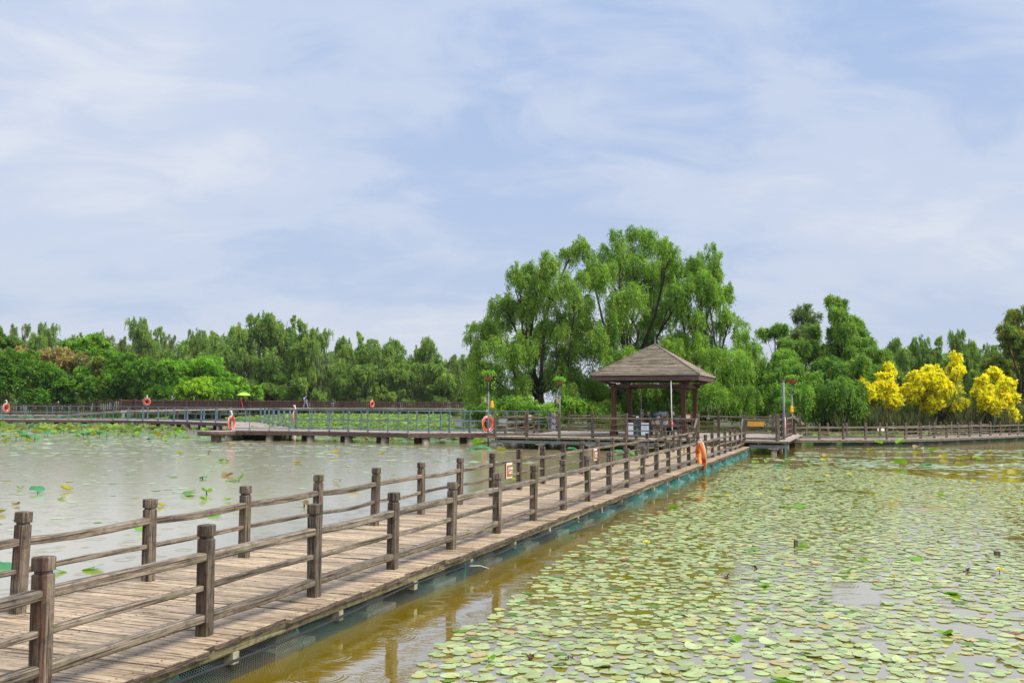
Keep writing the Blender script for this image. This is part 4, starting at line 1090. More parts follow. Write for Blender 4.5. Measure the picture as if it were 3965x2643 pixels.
A_ = [(1872, 1300, 60, 80), (1845, 1400, 58, 100), (1960, 1195, 62, 85), (2010, 1075, 62, 80), (2100, 1020, 75, 62), (2215, 975, 72, 62), (2130, 1150, 105, 90), (2235, 1120, 80, 95),
      (1965, 1340, 95, 90), (2095, 1310, 110, 110), (2225, 1330, 100, 110), (2160, 1240, 80, 80), (2040, 1210, 70, 80), (1910, 1250, 55, 60), (2280, 1230, 50, 80), (1900, 1500, 90, 90), (2030, 1480, 110, 95), (2180, 1480, 110, 100)]
B_ = [(2295, 1070, 50, 70), (2600, 960, 50, 60), (2620, 1180, 60, 80), (2400, 950, 85, 66), (2500, 945, 90, 62), (2335, 1040, 62, 80), (2450, 1060, 110, 90), (2560, 1050, 70, 90), (2400, 1190, 95, 105), (2530, 1190, 100, 95), (2470, 1310, 100, 90), (2340, 1330, 80, 100), (2350, 1480, 95, 100), (2480, 1450, 95, 80)]
C_ = [(2690, 1020, 80, 65), (2775, 1020, 50, 62), (2730, 1085, 70, 60), (2620, 1060, 60, 70), (2790, 1130, 40, 60), (2745, 1160, 72, 70), (2655, 1150, 75, 85), (2690, 1270, 95, 90), (2820, 1260, 66, 66), (2790, 1370, 95, 90), (2885, 1370, 72, 100), (2900, 1480, 85, 90), (2770, 1490, 110, 90), (2640, 1400, 90, 110), (2640, 1510, 110, 80), (2700, 1400, 100, 80, -3), (2830, 1440, 90, 80, -3), (2720, 1500, 100, 70, -4), (2860, 1540, 90, 60, -4), (2620, 1330, 90, 80, -2), (2560, 1420, 90, 80, -2), (2420, 1400, 90, 90, -2)]
tree('willow_tree', 'tall green willow-like tree with drooping sprays left behind the pavilion', 'tree', tuple(aty(2130, 1600, Ym)[:2]) + (0.2,), pblobs(A_, Ym, rb_), 150000, .20, .050, GA, 21, .26, multi=2, sub=5, hang=1.0)
tree('willow_tree', 'tallest bright green drooping tree directly behind the pavilion roof', 'tree', tuple(aty(2440, 1600, Ym + 1)[:2]) + (0.2,), pblobs(B_, Ym + 1, rb_), 128000, .20, .050, GB, 22, .28, multi=1, sub=5, hang=1.0)
tree('willow_tree', 'broad dark limbed drooping tree right behind the pavilion', 'tree', tuple(aty(2720, 1600, Ym + .5)[:2]) + (0.2,), pblobs(C_, Ym + .5, rb_), 160000, .20, .050, (0.155, 0.27, 0.036), 23, .24, multi=2, sub=5, hang=1.0)
low = [(1890, 1570, 70, 50, -1), (1960, 1585, 90, 45, -1.5), (2080, 1585, 100, 50, -2), (2200, 1580, 90, 55, -1), (2330, 1580, 90, 50, 0)]
tree('bush', 'low leafy bush hanging over the reeds left of the pavilion', 'bush', tuple(aty(2060, 1630, Ym - 1)[:2]) + (0.2,), pblobs(low, Ym - 1.5, rb_), 34000, .26, .08, (0.15, 0.27, 0.035), 24, .10, sub=2, hang=.5)
low2 = [(2470, 1560, 70, 60), (2560, 1590, 80, 50), (2690, 1590, 90, 50), (2820, 1580, 90, 55), (2920, 1580, 70, 55), (2440, 1500, 80, 55), (2560, 1510, 90, 60), (2660, 1510, 80, 50), (2360, 1540, 70, 50)]
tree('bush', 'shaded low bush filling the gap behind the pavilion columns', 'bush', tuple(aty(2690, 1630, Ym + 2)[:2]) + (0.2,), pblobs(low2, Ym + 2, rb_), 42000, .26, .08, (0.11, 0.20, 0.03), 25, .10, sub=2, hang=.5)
# right group
Yr = 66.0
D_ = [(3000, 1290, 48, 42), (3045, 1345, 62, 55), (3105, 1300, 60, 52), (3130, 1370, 75, 60)]
tree('willow_tree', 'ragged tree with bare forks just right of the pavilion trees', 'tree', tuple(aty(3060, 1600, Yr + 2)[:2]) + (0.2,), pblobs(D_, Yr + 2, rb_), 40000, .23, .06, (0.14, 0.24, 0.045), 31, .2, sub=6, hang=.6)
tree('thin_tree', 'thin see-through young tree standing above the trees right of the platform', 'tree', tuple(aty(3110, 1600, Yr + 4)[:2]) + (0.2,), pblobs([(3090, 1225, 38, 40), (3140, 1235, 38, 50), (3115, 1290, 42, 50)], Yr + 4, rb_), 5200, .30, .06, (0.12, 0.18, 0.06), 32, .14, sub=7, hang=.5)
D2_ = [(3232, 1195, 42, 48), (3268, 1240, 58, 50), (3315, 1275, 38, 60), (3235, 1300, 66, 55), (3325, 1360, 72, 50), (3240, 1380, 80, 60), (3400, 1385, 50, 42), (3440, 1400, 42, 38)]
tree('willow_tree', 'tall leaning tree with one drooping side right of the platform', 'tree', tuple(aty(3250, 1600, Yr)[:2]) + (0.2,), pblobs(D2_, Yr, rb_), 84000, .23, .06, (0.145, 0.25, 0.04), 33, .22, sub=5, hang=1.1)
D3_ = [(3005, 1440, 75, 75, -1), (3100, 1460, 75, 90, -2), (3010, 1540, 80, 75, -3), (3125, 1550, 80, 80, -3)]
tree('rounded_willow', 'rounded yellow-green drooping tree behind the pole with the red pot', 'tree', tuple(aty(3060, 1620, Yr - 2)[:2]) + (0.2,), pblobs(D3_, Yr - 3, rb_), 70000, .21, .06, (0.145, 0.265, 0.04), 34, .2, sub=3, hang=.9)
D4_ = [(3210, 1440, 85, 70, -1), (3300, 1470, 75, 85, -2), (3220, 1545, 95, 85, -3), (3320, 1560, 70, 75, -3), (3385, 1480, 55, 75, -1)]
tree('rounded_willow', 'dense dark drooping tree left of the first yellow shrub', 'tree', tuple(aty(3260, 1620, Yr - 2)[:2]) + (0.2,), pblobs(D4_, Yr - 3, rb_), 80000, .21, .06, (0.12, 0.225, 0.036), 35, .2, sub=3, hang=.9)
# orange tinged tree at the right edge
E_ = [(3945, 1235, 55, 55), (3890, 1300, 50, 50), (3960, 1330, 85, 70), (3880, 1400, 60, 70), (3970, 1440, 90, 90), (3900, 1520, 70, 90), (4010, 1300, 60, 90), (3990, 1560, 90, 80)]
tree('autumn_tree', 'orange tinged tree cut by the right edge of the view', 'tree', tuple(aty(3950, 1600, 68)[:2]) + (0.2,), pblobs(E_, 68, rb_), 46000, .30, .09, (0.14, 0.20, 0.038), 36, .26, yellow=.12, ycol=(0.34, 0.17, 0.03), hang=.6)

# far tree types, built once and copied with their own size, place and turn
def far_type(seed, kind):
    rng = np.random.default_rng(seed)
    H = 12.0; bl = []
    if kind == 'wide':
        for k in range(20):
            a = rng.uniform(0, 6.28); z = rng.uniform(.12, .88); rr = 4.2 * math.sin(math.pi * min(.93, z * .80 + .12)) * rng.uniform(.35, 1.0)
            bl.append((np.array([rr * math.cos(a), rr * math.sin(a), H * z]), (rng.uniform(1.3, 2.1),) * 2 + (rng.uniform(1.3, 2.2),)))
        n_ = 46000
    elif kind == 'tall':
        for k in range(11):
            a = rng.uniform(0, 6.28); z = rng.uniform(.10, .92); rr = 3.4 * (1 - z * .6) * rng.uniform(.15, 1.0)
            bl.append((np.array([rr * math.cos(a), rr * math.sin(a), H * z]), (rng.uniform(1.2, 2.0),) * 2 + (rng.uniform(1.2, 1.9),)))
        n_ = 32000
    else:
        for k in range(9):
            a = rng.uniform(0, 6.28); z = rng.uniform(.40, .93); rr = 2.6 * rng.uniform(.2, 1.0)
            bl.append((np.array([rr * math.cos(a), rr * math.sin(a), H * z]), (rng.uniform(.8, 1.3),) * 2 + (rng.uniform(.8, 1.5),)))
        n_ = 9000
    tr = link('trunk', limbs_mesh((0, 0, 0), bl, .24, rng, 3))
    base = {'wide': (0.150, 0.240, 0.050), 'tall': (0.165, 0.265, 0.052), 'thin': (0.17, 0.22, 0.075)}[kind]
    P_, Dd, C_ = make_leaves(split_blobs(bl, rng, 4), n_, .34, .115, base, rng, hang=.8, yellow=.04)
    cr_ = leaves_mesh(P_, Dd, .34, .115, C_, rng, .15, 'crown', 'leaf')
    return tr, cr_
FT = {}
for key, sd_, kd in (('w1', 101, 'wide'), ('w2', 102, 'wide'), ('t1', 103, 'tall'), ('t2', 104, 'tall'), ('n1', 105, 'thin')): FT[key] = far_type(sd_, kd)
used = set()
def far_tree(key, u, vtop, wpx, Y, label, turn, name='distant_tree', group='trees on the far shore'):
    tr, cr_ = FT[key]
    c = aty(u, 1560, Y); zt = aty(u, vtop, Y)[2]
    sz = (zt - 0.3) / {'w': 12.0, 't': 12.9, 'n': 12.6}[key[0]]; wd = wpx * Y / FPX / {'w': 10.0, 't': 6.8, 'n': 7.0}[key[0]]
    root = empty(name, (c[0], c[1], 0.3), turn, label, 'tree', group)
    for o in (tr, cr_):
        if key in used: o = o.copy(); COL.objects.link(o)
        o.parent = root
    used.add(key)
    root.scale = (wd, wd, sz)
    return root
FARS = [
 # key, u, top, width, Y, label
 ('t1', -20, 1235, 120, 172, 'far tree at the extreme left edge behind the dark shrubs'),
 ('n1', 72, 1216, 90, 178, 'far thin see-through tree rising over the pink shrub at left'),
 ('w1', 175, 1248, 130, 180, 'far dull green bushy tree above the middle of the pink shrub'),
 ('t2', 262, 1246, 90, 176, 'far narrow olive tree left of the bright rounded shrub'),
 ('w2', 345, 1262, 120, 184, 'far pale tree behind the bright rounded shrub at upper left'),
 ('n1', 440, 1268, 90, 178, 'far sparse tree between the bright shrub and the tall pair'),
 ('w1', 520, 1229, 140, 172, 'far broad drooping tree, tallest above the second dark dome'),
 ('t1', 600, 1243, 100, 176, 'far upright tree right of the tallest one above the second dome'),
 ('n1', 650, 1262, 70, 182, 'far bare-stemmed sparse tree in the dip of the left treeline'),
 ('t2', 705, 1280, 90, 172, 'far small rounded tree in the left treeline dip'),
 ('w2', 765, 1252, 120, 176, 'far grey-green tree above the lime shrubs'),
 ('t1', 830, 1262, 110, 174, 'far tree just left of the big dark tree group'),
 ('w1', 985, 1212, 210, 160, 'big full tree forming the left half of the tallest left group'),
 ('w2', 1075, 1188, 190, 162, 'big tree with the highest crown of the left group'),
 ('t1', 1165, 1214, 150, 158, 'big dark tree with a rounded top right of the highest left crown'),
 ('w1', 1235, 1268, 150, 156, 'big drooping tree on the right slope of the tallest left group'),
 ('w2', 930, 1330, 150, 158, 'lower hanging tree at the foot of the tallest left group above the lime shrubs'),
 ('t2', 1060, 1370, 150, 158, 'lower tree in front of the tallest left group behind the walking person'),
 ('w1', 1340, 1302, 120, 164, 'light green tree in the first dip right of the tall left group'),
 ('t1', 1395, 1264, 110, 166, 'pointed green tree with a thin top in the middle treeline'),
 ('w2', 1470, 1290, 170, 162, 'wide tree with twin tops in the middle treeline'),
 ('t2', 1545, 1325, 100, 160, 'short tree between the twin topped tree and the next clump'),
 ('w1', 1635, 1304, 130, 162, 'dark topped tree in the clump left of the flower pole'),
 ('t2', 1700, 1325, 110, 158, 'light drooping tree right of the dark topped one'),
 ('n1', 1755, 1352, 70, 166, 'thin little tree in the gap left of the great willow'),
 ('w2', 1790, 1352, 100, 160, 'pale tree half hidden behind the left edge of the great willow'),
 ('w1', 1180, 1400, 180, 158, 'low green tree behind the dark fence left of the small life ring'),
 ('w2', 1400, 1400, 170, 158, 'low dark tree behind the small red life ring'),
 ('w1', 1590, 1400, 160, 159, 'low bright tree near the right end of the dark fence'),
 ('t2', 1720, 1430, 120, 158, 'low shrubby tree at the right end of the dark fence'),
 # right side, behind the yellow shrubs
 ('t2', 3400, 1345, 90, 104, 'far tree left of the pale line of trees behind the yellow shrubs'),
 ('w1', 3490, 1308, 130, 112, 'far green tree above the gap between the first two yellow shrubs'),
 ('w2', 3560, 1282, 120, 114, 'far rounded tree left above the tallest yellow shrub'),
 ('t1', 3635, 1280, 90, 112, 'far narrow tree directly above the tallest yellow shrub'),
 ('w1', 3720, 1276, 120, 110, 'far broad tree right above the tallest yellow shrub'),
 ('t2', 3790, 1288, 90, 112, 'far tree above the third yellow shrub'),
 ('w2', 3850, 1310, 100, 108, 'far tree beside the orange tinged tree'),
 ('w2', 3500, 1420, 130, 98, 'low dull green tree between the first and second yellow shrub'),
 ('w1', 3830, 1400, 130, 98, 'low green tree behind the third yellow shrub'),
 ('w1', 3660, 1430, 130, 98, 'low green tree hidden behind the tallest yellow shrub'),
]
for i, (k_, u, vt, wx, Y, lab) in enumerate(FARS):
    right_side = u > 3000
    far_tree(k_, u, vt, wx * 1.35, Y, lab, (i * 2.399) % 6.28, 'far_shore_tree', 'trees behind the yellow shrubs' if right_side else 'trees on the far left shore')

# rounded shrubs at the left
def dome(label, blobs, Y, n_, l_, w_, col, seed, name='rounded_shrub', yellow=.02, ycol=(.36, .24, .03), per=70, **kw):
    bl = pblobs(blobs, Y, np.random.default_rng(seed), 1.5)
    b = np.mean([c for c, _ in bl], 0); b[2] = .3
    return tree(name, label, 'shrub', tuple(b), bl, n_, l_, w_, col, seed, .16, hang=kw.pop('hang', .15), clump=kw.pop('clump', .36), per=per, yellow=yellow, ycol=ycol, topbias=.5, sub=2, **kw)
dome('pink flowering shrub rising above the dark domes at upper left', [(60, 1400, 95, 40), (170, 1385, 100, 45), (265, 1395, 80, 50), (330, 1440, 60, 55), (20, 1420, 80, 45), (370, 1500, 40, 60)], 122, 26000, .34, .16, (0.20, 0.22, 0.07), 41, 'flowering_shrub', .26, (0.58, 0.24, 0.17))
dome('bright green rounded shrub on the upper left skyline', [(300, 1330, 55, 32), (370, 1330, 55, 34), (400, 1370, 50, 40), (440, 1400, 50, 45), (340, 1370, 60, 35)], 126, 17000, .36, .2, (0.14, 0.27, 0.025), 42)
dome('dull green shrub between the two dark domes', [(330, 1420, 65, 45), (400, 1440, 60, 50), (410, 1500, 40, 55)], 120, 11000, .34, .16, (0.125, 0.165, 0.04), 43, yellow=.08)
dome('dark green shrub peeking over the pink one at the left edge', [(-20, 1325, 60, 30), (35, 1335, 50, 28)], 128, 7000, .36, .2, (0.08, 0.17, 0.02), 44)
dome('large dark green dome shaped shrub at the left edge', [(20, 1430, 100, 55), (110, 1405, 110, 50), (210, 1440, 90, 55), (300, 1480, 75, 55), (60, 1500, 120, 60), (190, 1510, 120, 55), (330, 1525, 70, 40), (-40, 1480, 60, 80)], 112, 46000, .32, .17, (0.085, 0.195, 0.018), 45)
dome('second dark green dome shaped shrub behind the red life ring', [(470, 1420, 85, 50), (555, 1420, 85, 50), (620, 1460, 70, 55), (440, 1480, 60, 60), (530, 1500, 110, 55), (640, 1520, 55, 40)], 112, 38000, .32, .17, (0.085, 0.19, 0.02), 46)
dome('bright lime green domed shrub right of the dark domes', [(700, 1420, 80, 42), (780, 1420, 80, 42), (850, 1450, 55, 48), (660, 1440, 50, 42), (740, 1480, 90, 55), (840, 1510, 60, 45)], 126, 32000, .32, .18, (0.15, 0.30, 0.025), 47)
dome('small yellow-green shrub at the foot of the lime dome', [(745, 1500, 55, 35), (790, 1515, 50, 32), (710, 1525, 40, 28)], 122, 13000, .30, .16, (0.22, 0.36, 0.022), 48, yellow=.05)
dome('lime green shrub behind the person with the umbrella', [(915, 1490, 45, 38), (960, 1510, 45, 38), (900, 1525, 45, 30), (1000, 1530, 30, 25)], 153, 13000, .32, .18, (0.18, 0.33, 0.03), 49)
# yellow blossom shrubs
YC = (0.68, 0.545, 0.014)
def yshrub(label, blobs, inner, Y, n_, seed):
    rng = np.random.default_rng(seed)
    bl = pblobs(blobs, Y, rng, 1.0); b = np.mean([c for c, _ in bl], 0); b[2] = .3
    root = tree('yellow_shrub', label, 'shrub', tuple(b), bl, n_, .17, .10, YC, seed, .10, 'yellow flowering shrubs', hang=.2, clump=.42, per=70, var=.18, hue=.10, yellow=.16, ycol=(0.26, 0.34, 0.05), sub=4, multi=2, split=4)
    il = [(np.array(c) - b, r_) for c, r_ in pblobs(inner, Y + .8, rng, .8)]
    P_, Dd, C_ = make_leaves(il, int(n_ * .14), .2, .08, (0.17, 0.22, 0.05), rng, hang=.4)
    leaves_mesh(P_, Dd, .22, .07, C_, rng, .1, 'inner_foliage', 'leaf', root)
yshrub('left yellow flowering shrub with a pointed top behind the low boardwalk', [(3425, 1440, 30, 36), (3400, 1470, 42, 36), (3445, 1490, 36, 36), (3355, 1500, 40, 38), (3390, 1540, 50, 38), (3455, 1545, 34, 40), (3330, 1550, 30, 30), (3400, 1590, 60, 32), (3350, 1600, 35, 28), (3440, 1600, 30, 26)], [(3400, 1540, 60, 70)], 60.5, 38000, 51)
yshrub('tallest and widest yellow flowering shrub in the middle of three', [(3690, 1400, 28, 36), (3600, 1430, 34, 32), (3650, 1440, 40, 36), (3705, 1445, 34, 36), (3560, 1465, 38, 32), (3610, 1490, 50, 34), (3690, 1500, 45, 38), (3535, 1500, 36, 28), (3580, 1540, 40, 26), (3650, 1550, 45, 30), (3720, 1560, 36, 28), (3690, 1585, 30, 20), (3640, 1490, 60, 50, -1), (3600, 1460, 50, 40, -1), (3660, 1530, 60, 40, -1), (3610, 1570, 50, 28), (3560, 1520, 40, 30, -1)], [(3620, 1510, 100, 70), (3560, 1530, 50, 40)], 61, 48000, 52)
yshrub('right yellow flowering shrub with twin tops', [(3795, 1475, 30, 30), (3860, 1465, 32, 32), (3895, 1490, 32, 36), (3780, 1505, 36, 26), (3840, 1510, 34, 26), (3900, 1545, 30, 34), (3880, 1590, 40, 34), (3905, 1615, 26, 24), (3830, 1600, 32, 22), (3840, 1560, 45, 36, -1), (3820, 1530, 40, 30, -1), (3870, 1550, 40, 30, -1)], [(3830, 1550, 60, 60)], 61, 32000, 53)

# reeds and low growth: nobody could count these
def blades(name, label, regions, seed, cols, h0, h1, w0=.03, lean=.35, kind='stuff', mat='leaf'):
    rng = np.random.default_rng(seed); V, C_ = [], []
    for (x0_, x1_, yo, dep, n_, zb) in regions:
        x = rng.uniform(x0_, x1_, n_); y = bank_y(x) + yo + rng.uniform(0, dep, n_)
        h = rng.uniform(h0, h1, n_) * (0.75 + .35 * np.sin(x * 1.7) * np.sin(x * .6 + 1)); a = rng.uniform(0, 6.28, n_); ln = rng.uniform(0, lean, n_) * h
        wv = np.stack([np.cos(a), np.sin(a), 0 * a], 1) * w0
        b = np.stack([x, y, np.full(n_, zb)], 1); mdp = b + np.stack([np.cos(a + 1.5) * ln * .3, np.sin(a + 1.5) * ln * .3, h * .6], 1)
        tp = b + np.stack([np.cos(a + 1.5) * ln, np.sin(a + 1.5) * ln, h], 1)
        v = np.stack([b - wv, b + wv, mdp + wv * .8, tp, mdp - wv * .8], 1); V.append(v)
        ci = rng.choice(len(cols), n_, p=[c[3] for c in cols]); cc = np.array([c[:3] for c in cols])[ci] * rng.uniform(.65, 1.3, (n_, 1)); C_.append(np.repeat(cc, 5, 0))
    V = np.concatenate(V); C_ = np.concatenate(C_); n = len(V)
    me = bpy.data.meshes.new(name); me.vertices.add(n * 5); me.vertices.foreach_set('co', V.reshape(-1).astype(np.float32))
    me.loops.add(n * 5); me.loops.foreach_set('vertex_index', np.arange(n * 5, dtype=np.int32))
    me.polygons.add(n); me.polygons.foreach_set('loop_start', np.arange(0, n * 5, 5, dtype=np.int32)); me.polygons.foreach_set('loop_total', np.full(n, 5, dtype=np.int32))
    ca = me.color_attributes.new('col', 'FLOAT_COLOR', 'POINT'); c4 = np.concatenate([C_, np.ones((n * 5, 1))], 1).astype(np.float32); ca.data.foreach_set('color', c4.reshape(-1))
    me.materials.append(M[mat]); me.update(calc_edges=True)
    return tag(link(name, me), label, None, None, kind)
def woods(label, us, vt, vb, Y, n, col, seed, name='distant_woods'):
    rng = np.random.default_rng(seed); u = rng.uniform(us[0], us[1], n); topv = np.interp(u, np.linspace(us[0], us[1], len(vt)), vt); v = vb - (vb - topv) * rng.uniform(0, 1, n) ** .8
    y = Y + rng.uniform(-5, 5, n); P_ = np.stack([(u - 1982.5) / FPX * y, y, CAMZ + (1559 - v) / FPX * y], 1); P_[:, 2] = np.maximum(P_[:, 2], .3)
    o = leaves_mesh(P_, None, .9, .35, palette(n, rng, col, .3, .03), rng, .5, name); tag(o, kind='stuff')
woods(None, (-150, 1900), (1330, 1330, 1320, 1330, 1340, 1330, 1300, 1310, 1360, 1370, 1390, 1400, 1400), 1560, 196, 60000, (0.12, 0.19, 0.055), 201)
woods(None, (2900, 4100), (1430, 1420, 1380, 1370, 1370, 1380, 1380), 1580, 124, 36000, (0.11, 0.18, 0.05), 202)
blades('reeds', None, [(-6, 11, -2.5, 3.5, 9000, -.1), (11, 30, -2.0, 2.5, 5000, -.1)], 61, [(0.10, 0.20, 0.03, .55), (0.32, 0.17, 0.07, .28), (0.30, 0.26, 0.12, .17)], .5, 1.15)
blades('reed_thicket', None, [(20, 40, -2.5, 4.0, 16000, -.1)], 62, [(0.11, 0.15, 0.06, .5), (0.22, 0.18, 0.10, .3), (0.15, 0.19, 0.11, .2)], .9, 2.6, .035, .7)
blades('bank_grass', None, [(-62, -10, -2.5, 3.0, 12000, 0)], 63, [(0.07, 0.14, 0.02, .7), (0.16, 0.20, 0.05, .3)], .4, 1.3, .06)

# ------------------------------------------------------------------ lily pads
def inpoly(x, y, poly):
    c = np.zeros(len(x), bool); n = len(poly); j = n - 1
    for i in range(n):
        xi, yi = poly[i]; xj, yj = poly[j]
        k = ((yi > y) != (yj > y)) & (x < (xj - xi) * (y - yi) / (yj - yi + 1e-12) + xi); c ^= k; j = i
    return c
def vnoise(x, y, seed):
    rng = np.random.default_rng(seed); G = rng.uniform(0, 1, (256, 256))
    xi = np.floor(x).astype(int); yi = np.floor(y).astype(int); fx = x - xi; fy = y - yi; fx = fx * fx * (3 - 2 * fx); fy = fy * fy * (3 - 2 * fy)
    g = lambda a, b: G[a % 256, b % 256]
    return (g(xi, yi) * (1 - fx) + g(xi + 1, yi) * fx) * (1 - fy) + (g(xi, yi + 1) * (1 - fx) + g(xi + 1, yi + 1) * fx) * fy
def fbm(x, y, seed): return (vnoise(x, y, seed) + .5 * vnoise(x * 2.1, y * 2.1, seed + 1) + .25 * vnoise(x * 4.3, y * 4.3, seed + 2)) / 1.75
poly_px = [(1380, 2900), (1560, 2643), (1690, 2500), (1860, 2400), (2000, 2300), (2110, 2200), (2260, 2100), (2380, 2035), (2530, 1985), (2620, 1935), (2720, 1890), (2775, 1850), (2790, 1812), (2830, 1794),
           (3307, 1797), (3353, 1812), (3488, 1834), (3670, 1852), (3805, 1863), (3965, 1868), (4700, 1880), (5600, 2900)]
POLY = [tuple(at(u, v, 0)[:2]) for u, v in poly_px]
K = 14
def pad_template(k, rng, notch=True):
    a = np.linspace(0.14, 2 * math.pi - .14, K - 1)
    r_ = 1 + .05 * np.sin(a * 3 + rng.uniform(0, 6)) + .03 * np.sin(a * 7 + rng.uniform(0, 6))
    x, y = np.cos(a) * r_, np.sin(a) * r_
    return np.concatenate([[[0.05, 0]], np.stack([x, y], 1)], 0)
def pads_mesh(name, pos, rad, cols, rng, tilt=.03, curl=.0, z0=.004):
    n = len(pos); T_ = [pad_template(k, rng) for k in range(6)]; T_ = np.array(T_)[rng.integers(0, 6, n)]
    a = rng.uniform(0, 6.28, n); ca_, sa_ = np.cos(a)[:, None], np.sin(a)[:, None]
    X = (T_[:, :, 0] * ca_ - T_[:, :, 1] * sa_) * rad[:, None]; Y = (T_[:, :, 0] * sa_ + T_[:, :, 1] * ca_) * rad[:, None]
    tx, ty = rng.normal(0, tilt, n)[:, None], rng.normal(0, tilt, n)[:, None]
    Z = z0 + rng.uniform(0, .004, n)[:, None] + np.abs(X * tx + Y * ty) * .9
    lift = (rng.uniform(size=n) < curl)[:, None]
    Z = Z + lift * np.maximum(0, X * np.sign(tx) / rad[:, None] - .55) * rad[:, None] * .8
    V = np.stack([X + pos[:, 0:1], Y + pos[:, 1:2], Z], -1)
    me = bpy.data.meshes.new(name); me.vertices.add(n * K); me.vertices.foreach_set('co', V.reshape(-1).astype(np.float32))
    me.loops.add(n * K); me.loops.foreach_set('vertex_index', np.arange(n * K, dtype=np.int32))
    me.polygons.add(n); me.polygons.foreach_set('loop_start', np.arange(0, n * K, K, dtype=np.int32)); me.polygons.foreach_set('loop_total', np.full(n, K, dtype=np.int32))
    at_ = me.color_attributes.new('col', 'FLOAT_COLOR', 'POINT'); C4 = np.repeat(cols[:, None], K, 1) * rng.uniform(.84, 1.12, (n, K, 1)); eb = (rng.uniform(size=(n, K)) < .10) & (rng.uniform(size=(n, 1)) < .4); C4[eb] = C4[eb] * np.array([.95, .72, .55]); C4 = np.minimum(C4, .9); 
    C4 = np.concatenate([C4.reshape(-1, 3), np.ones((n * K, 1))], 1).astype(np.float32); at_.data.foreach_set('color', C4.reshape(-1))
    me.materials.append(M['pad']); me.update(calc_edges=True); return me
def padcols(n, rng, dull=None):
    base = np.array([0.39, 0.46, 0.215]) * rng.uniform(.78, 1.18, (n, 1)) * (1 + rng.uniform(-.08, .08, (n, 3)))
    q = rng.uniform(size=n)
    base[q < .12] = np.array([0.46, 0.47, 0.17]); base[q < .03] = np.array([0.50, 0.40, 0.20]); base[(q > .95)] = np.array([.12, .22, .03])
    base[q < .006] = np.array([.25, .09, .05])
    return np.clip(base * rng.uniform(.9, 1.1, (n, 1)), .01, .9)
rp_ = np.random.default_rng(77)
g_ = .108
xx, yy = np.meshgrid(np.arange(-3, 31, g_), np.arange(4.4, 38, g_), indexing='ij')
X, Y = xx.ravel() + rp_.uniform(-.065, .065, xx.size), yy.ravel() + rp_.uniform(-.065, .065, xx.size)
keep = (X > -.6 * Y) & (X < .74 * Y + 3.0) & inpoly(X, Y, POLY); X, Y = X[keep], Y[keep]
den = fbm(X * .75 + 9, Y * .75, 3)
fine = fbm(X * 2.2, Y * 1.7 + 5, 8)
# distance from the walkway edge thins the carpet
rel = (X - W0[0]) * B2[0] + (Y - W0[1]) * B2[1]
thin = smooth(0.3, 1.7, rel)
thr = .300 + .10 * (1 - thin) + .060 * (1 - smooth(7, 13, Y))
keep = (den * .66 + fine * .34 > thr) & (rp_.uniform(size=len(X)) < .90 * (.35 + .65 * thin))
X, Y = X[keep], Y[keep]
rad = rp_.uniform(.040, .077, len(X)) * np.where(rp_.uniform(size=len(X)) < .18, .55, 1)
pos = np.stack([X, Y], 1); cols = padcols(len(X), rp_)
order = np.argsort(-rad / Y * np.where((np.abs(X / Y) < .53) & (Y > 5.75), 1, 0)); near_i = order[:300]; rest = order[300:]
groups_lp = 'nearest lily pads of the green carpet'
tmpl = []
for k in range(10):
    cc = padcols(1, rp_) * 0 + np.array([[0.39, 0.46, 0.215]]) * (0.82 + .045 * k)
    tmpl.append(pads_mesh('lily_pad', np.zeros((1, 2)), np.ones(1), cc, rp_, .05, .4 if k % 4 == 0 else 0, .0))
tmpl.append(pads_mesh('lily_pad', np.zeros((1, 2)), np.ones(1), np.array([[.50, .38, .18]]), rp_, .05, 0, 0))
tmpl.append(pads_mesh('lily_pad', np.zeros((1, 2)), np.ones(1), np.array([[.38, .40, .12]]), rp_, .05, 0, 0))
for i in near_i:
    q = rp_.uniform(); me = tmpl[10] if q < .02 else (tmpl[11] if q < .13 else tmpl[rp_.integers(0, 10)])
    o = link('lily_pad', me, None, loc=(pos[i, 0], pos[i, 1], .003 + rp_.uniform(0, .012)), rot=(0, 0, rp_.uniform(0, 6.28)), scale=(rad[i],) * 3)
    tag(o, 'round notched lily pad floating in the nearest rows of the lily carpet', 'lily pad', groups_lp)
tag(link('lily_carpet', pads_mesh('lily_carpet', pos[rest], rad[rest], cols[rest], rp_, .018, .05)), kind='stuff')
print('pads', len(pos))
# scattered pads: open water beyond the carpet, the left pond, the reach below the boardwalks
def scatter(name, n, region_px, seed, rmin, rmax, colb, thr=.52, sx=.25, sy=.9):
    rng = np.random.default_rng(seed); poly = [tuple(at(u, v, 0)[:2]) for u, v in region_px]
    P_ = np.array(poly); lo, hi = P_.min(0), P_.max(0); X = rng.uniform(lo[0], hi[0], n * 6); Y = rng.uniform(lo[1], hi[1], n * 6)
    k = inpoly(X, Y, poly) & (fbm(X * sx + 3, Y * sy, seed) > thr); X, Y = X[k][:n], Y[k][:n]
    rel = (X - W0[0]) * B2[0] + (Y - W0[1]) * B2[1]; k = (rel > .6) | (rel < -2.4); X, Y = X[k], Y[k]
    m_ = len(X); c = np.array(colb) * rng.uniform(.75, 1.2, (m_, 1)); q = rng.uniform(size=m_); c[q < .12] = (.36, .30, .05); c[q > .88] = (.13, .26, .03)
    return tag(link(name, pads_mesh(name, np.stack([X, Y], 1), rng.uniform(rmin, rmax, m_), c, rng, .012, .02)), kind='stuff')
BLU = (.42, .52, .38)
scatter('floating_leaves', 1500, [(2850, 1770), (3965, 1860), (4300, 1860), (4300, 1725), (3100, 1735), (3060, 1775)], 71, .07, .16, BLU, .50)
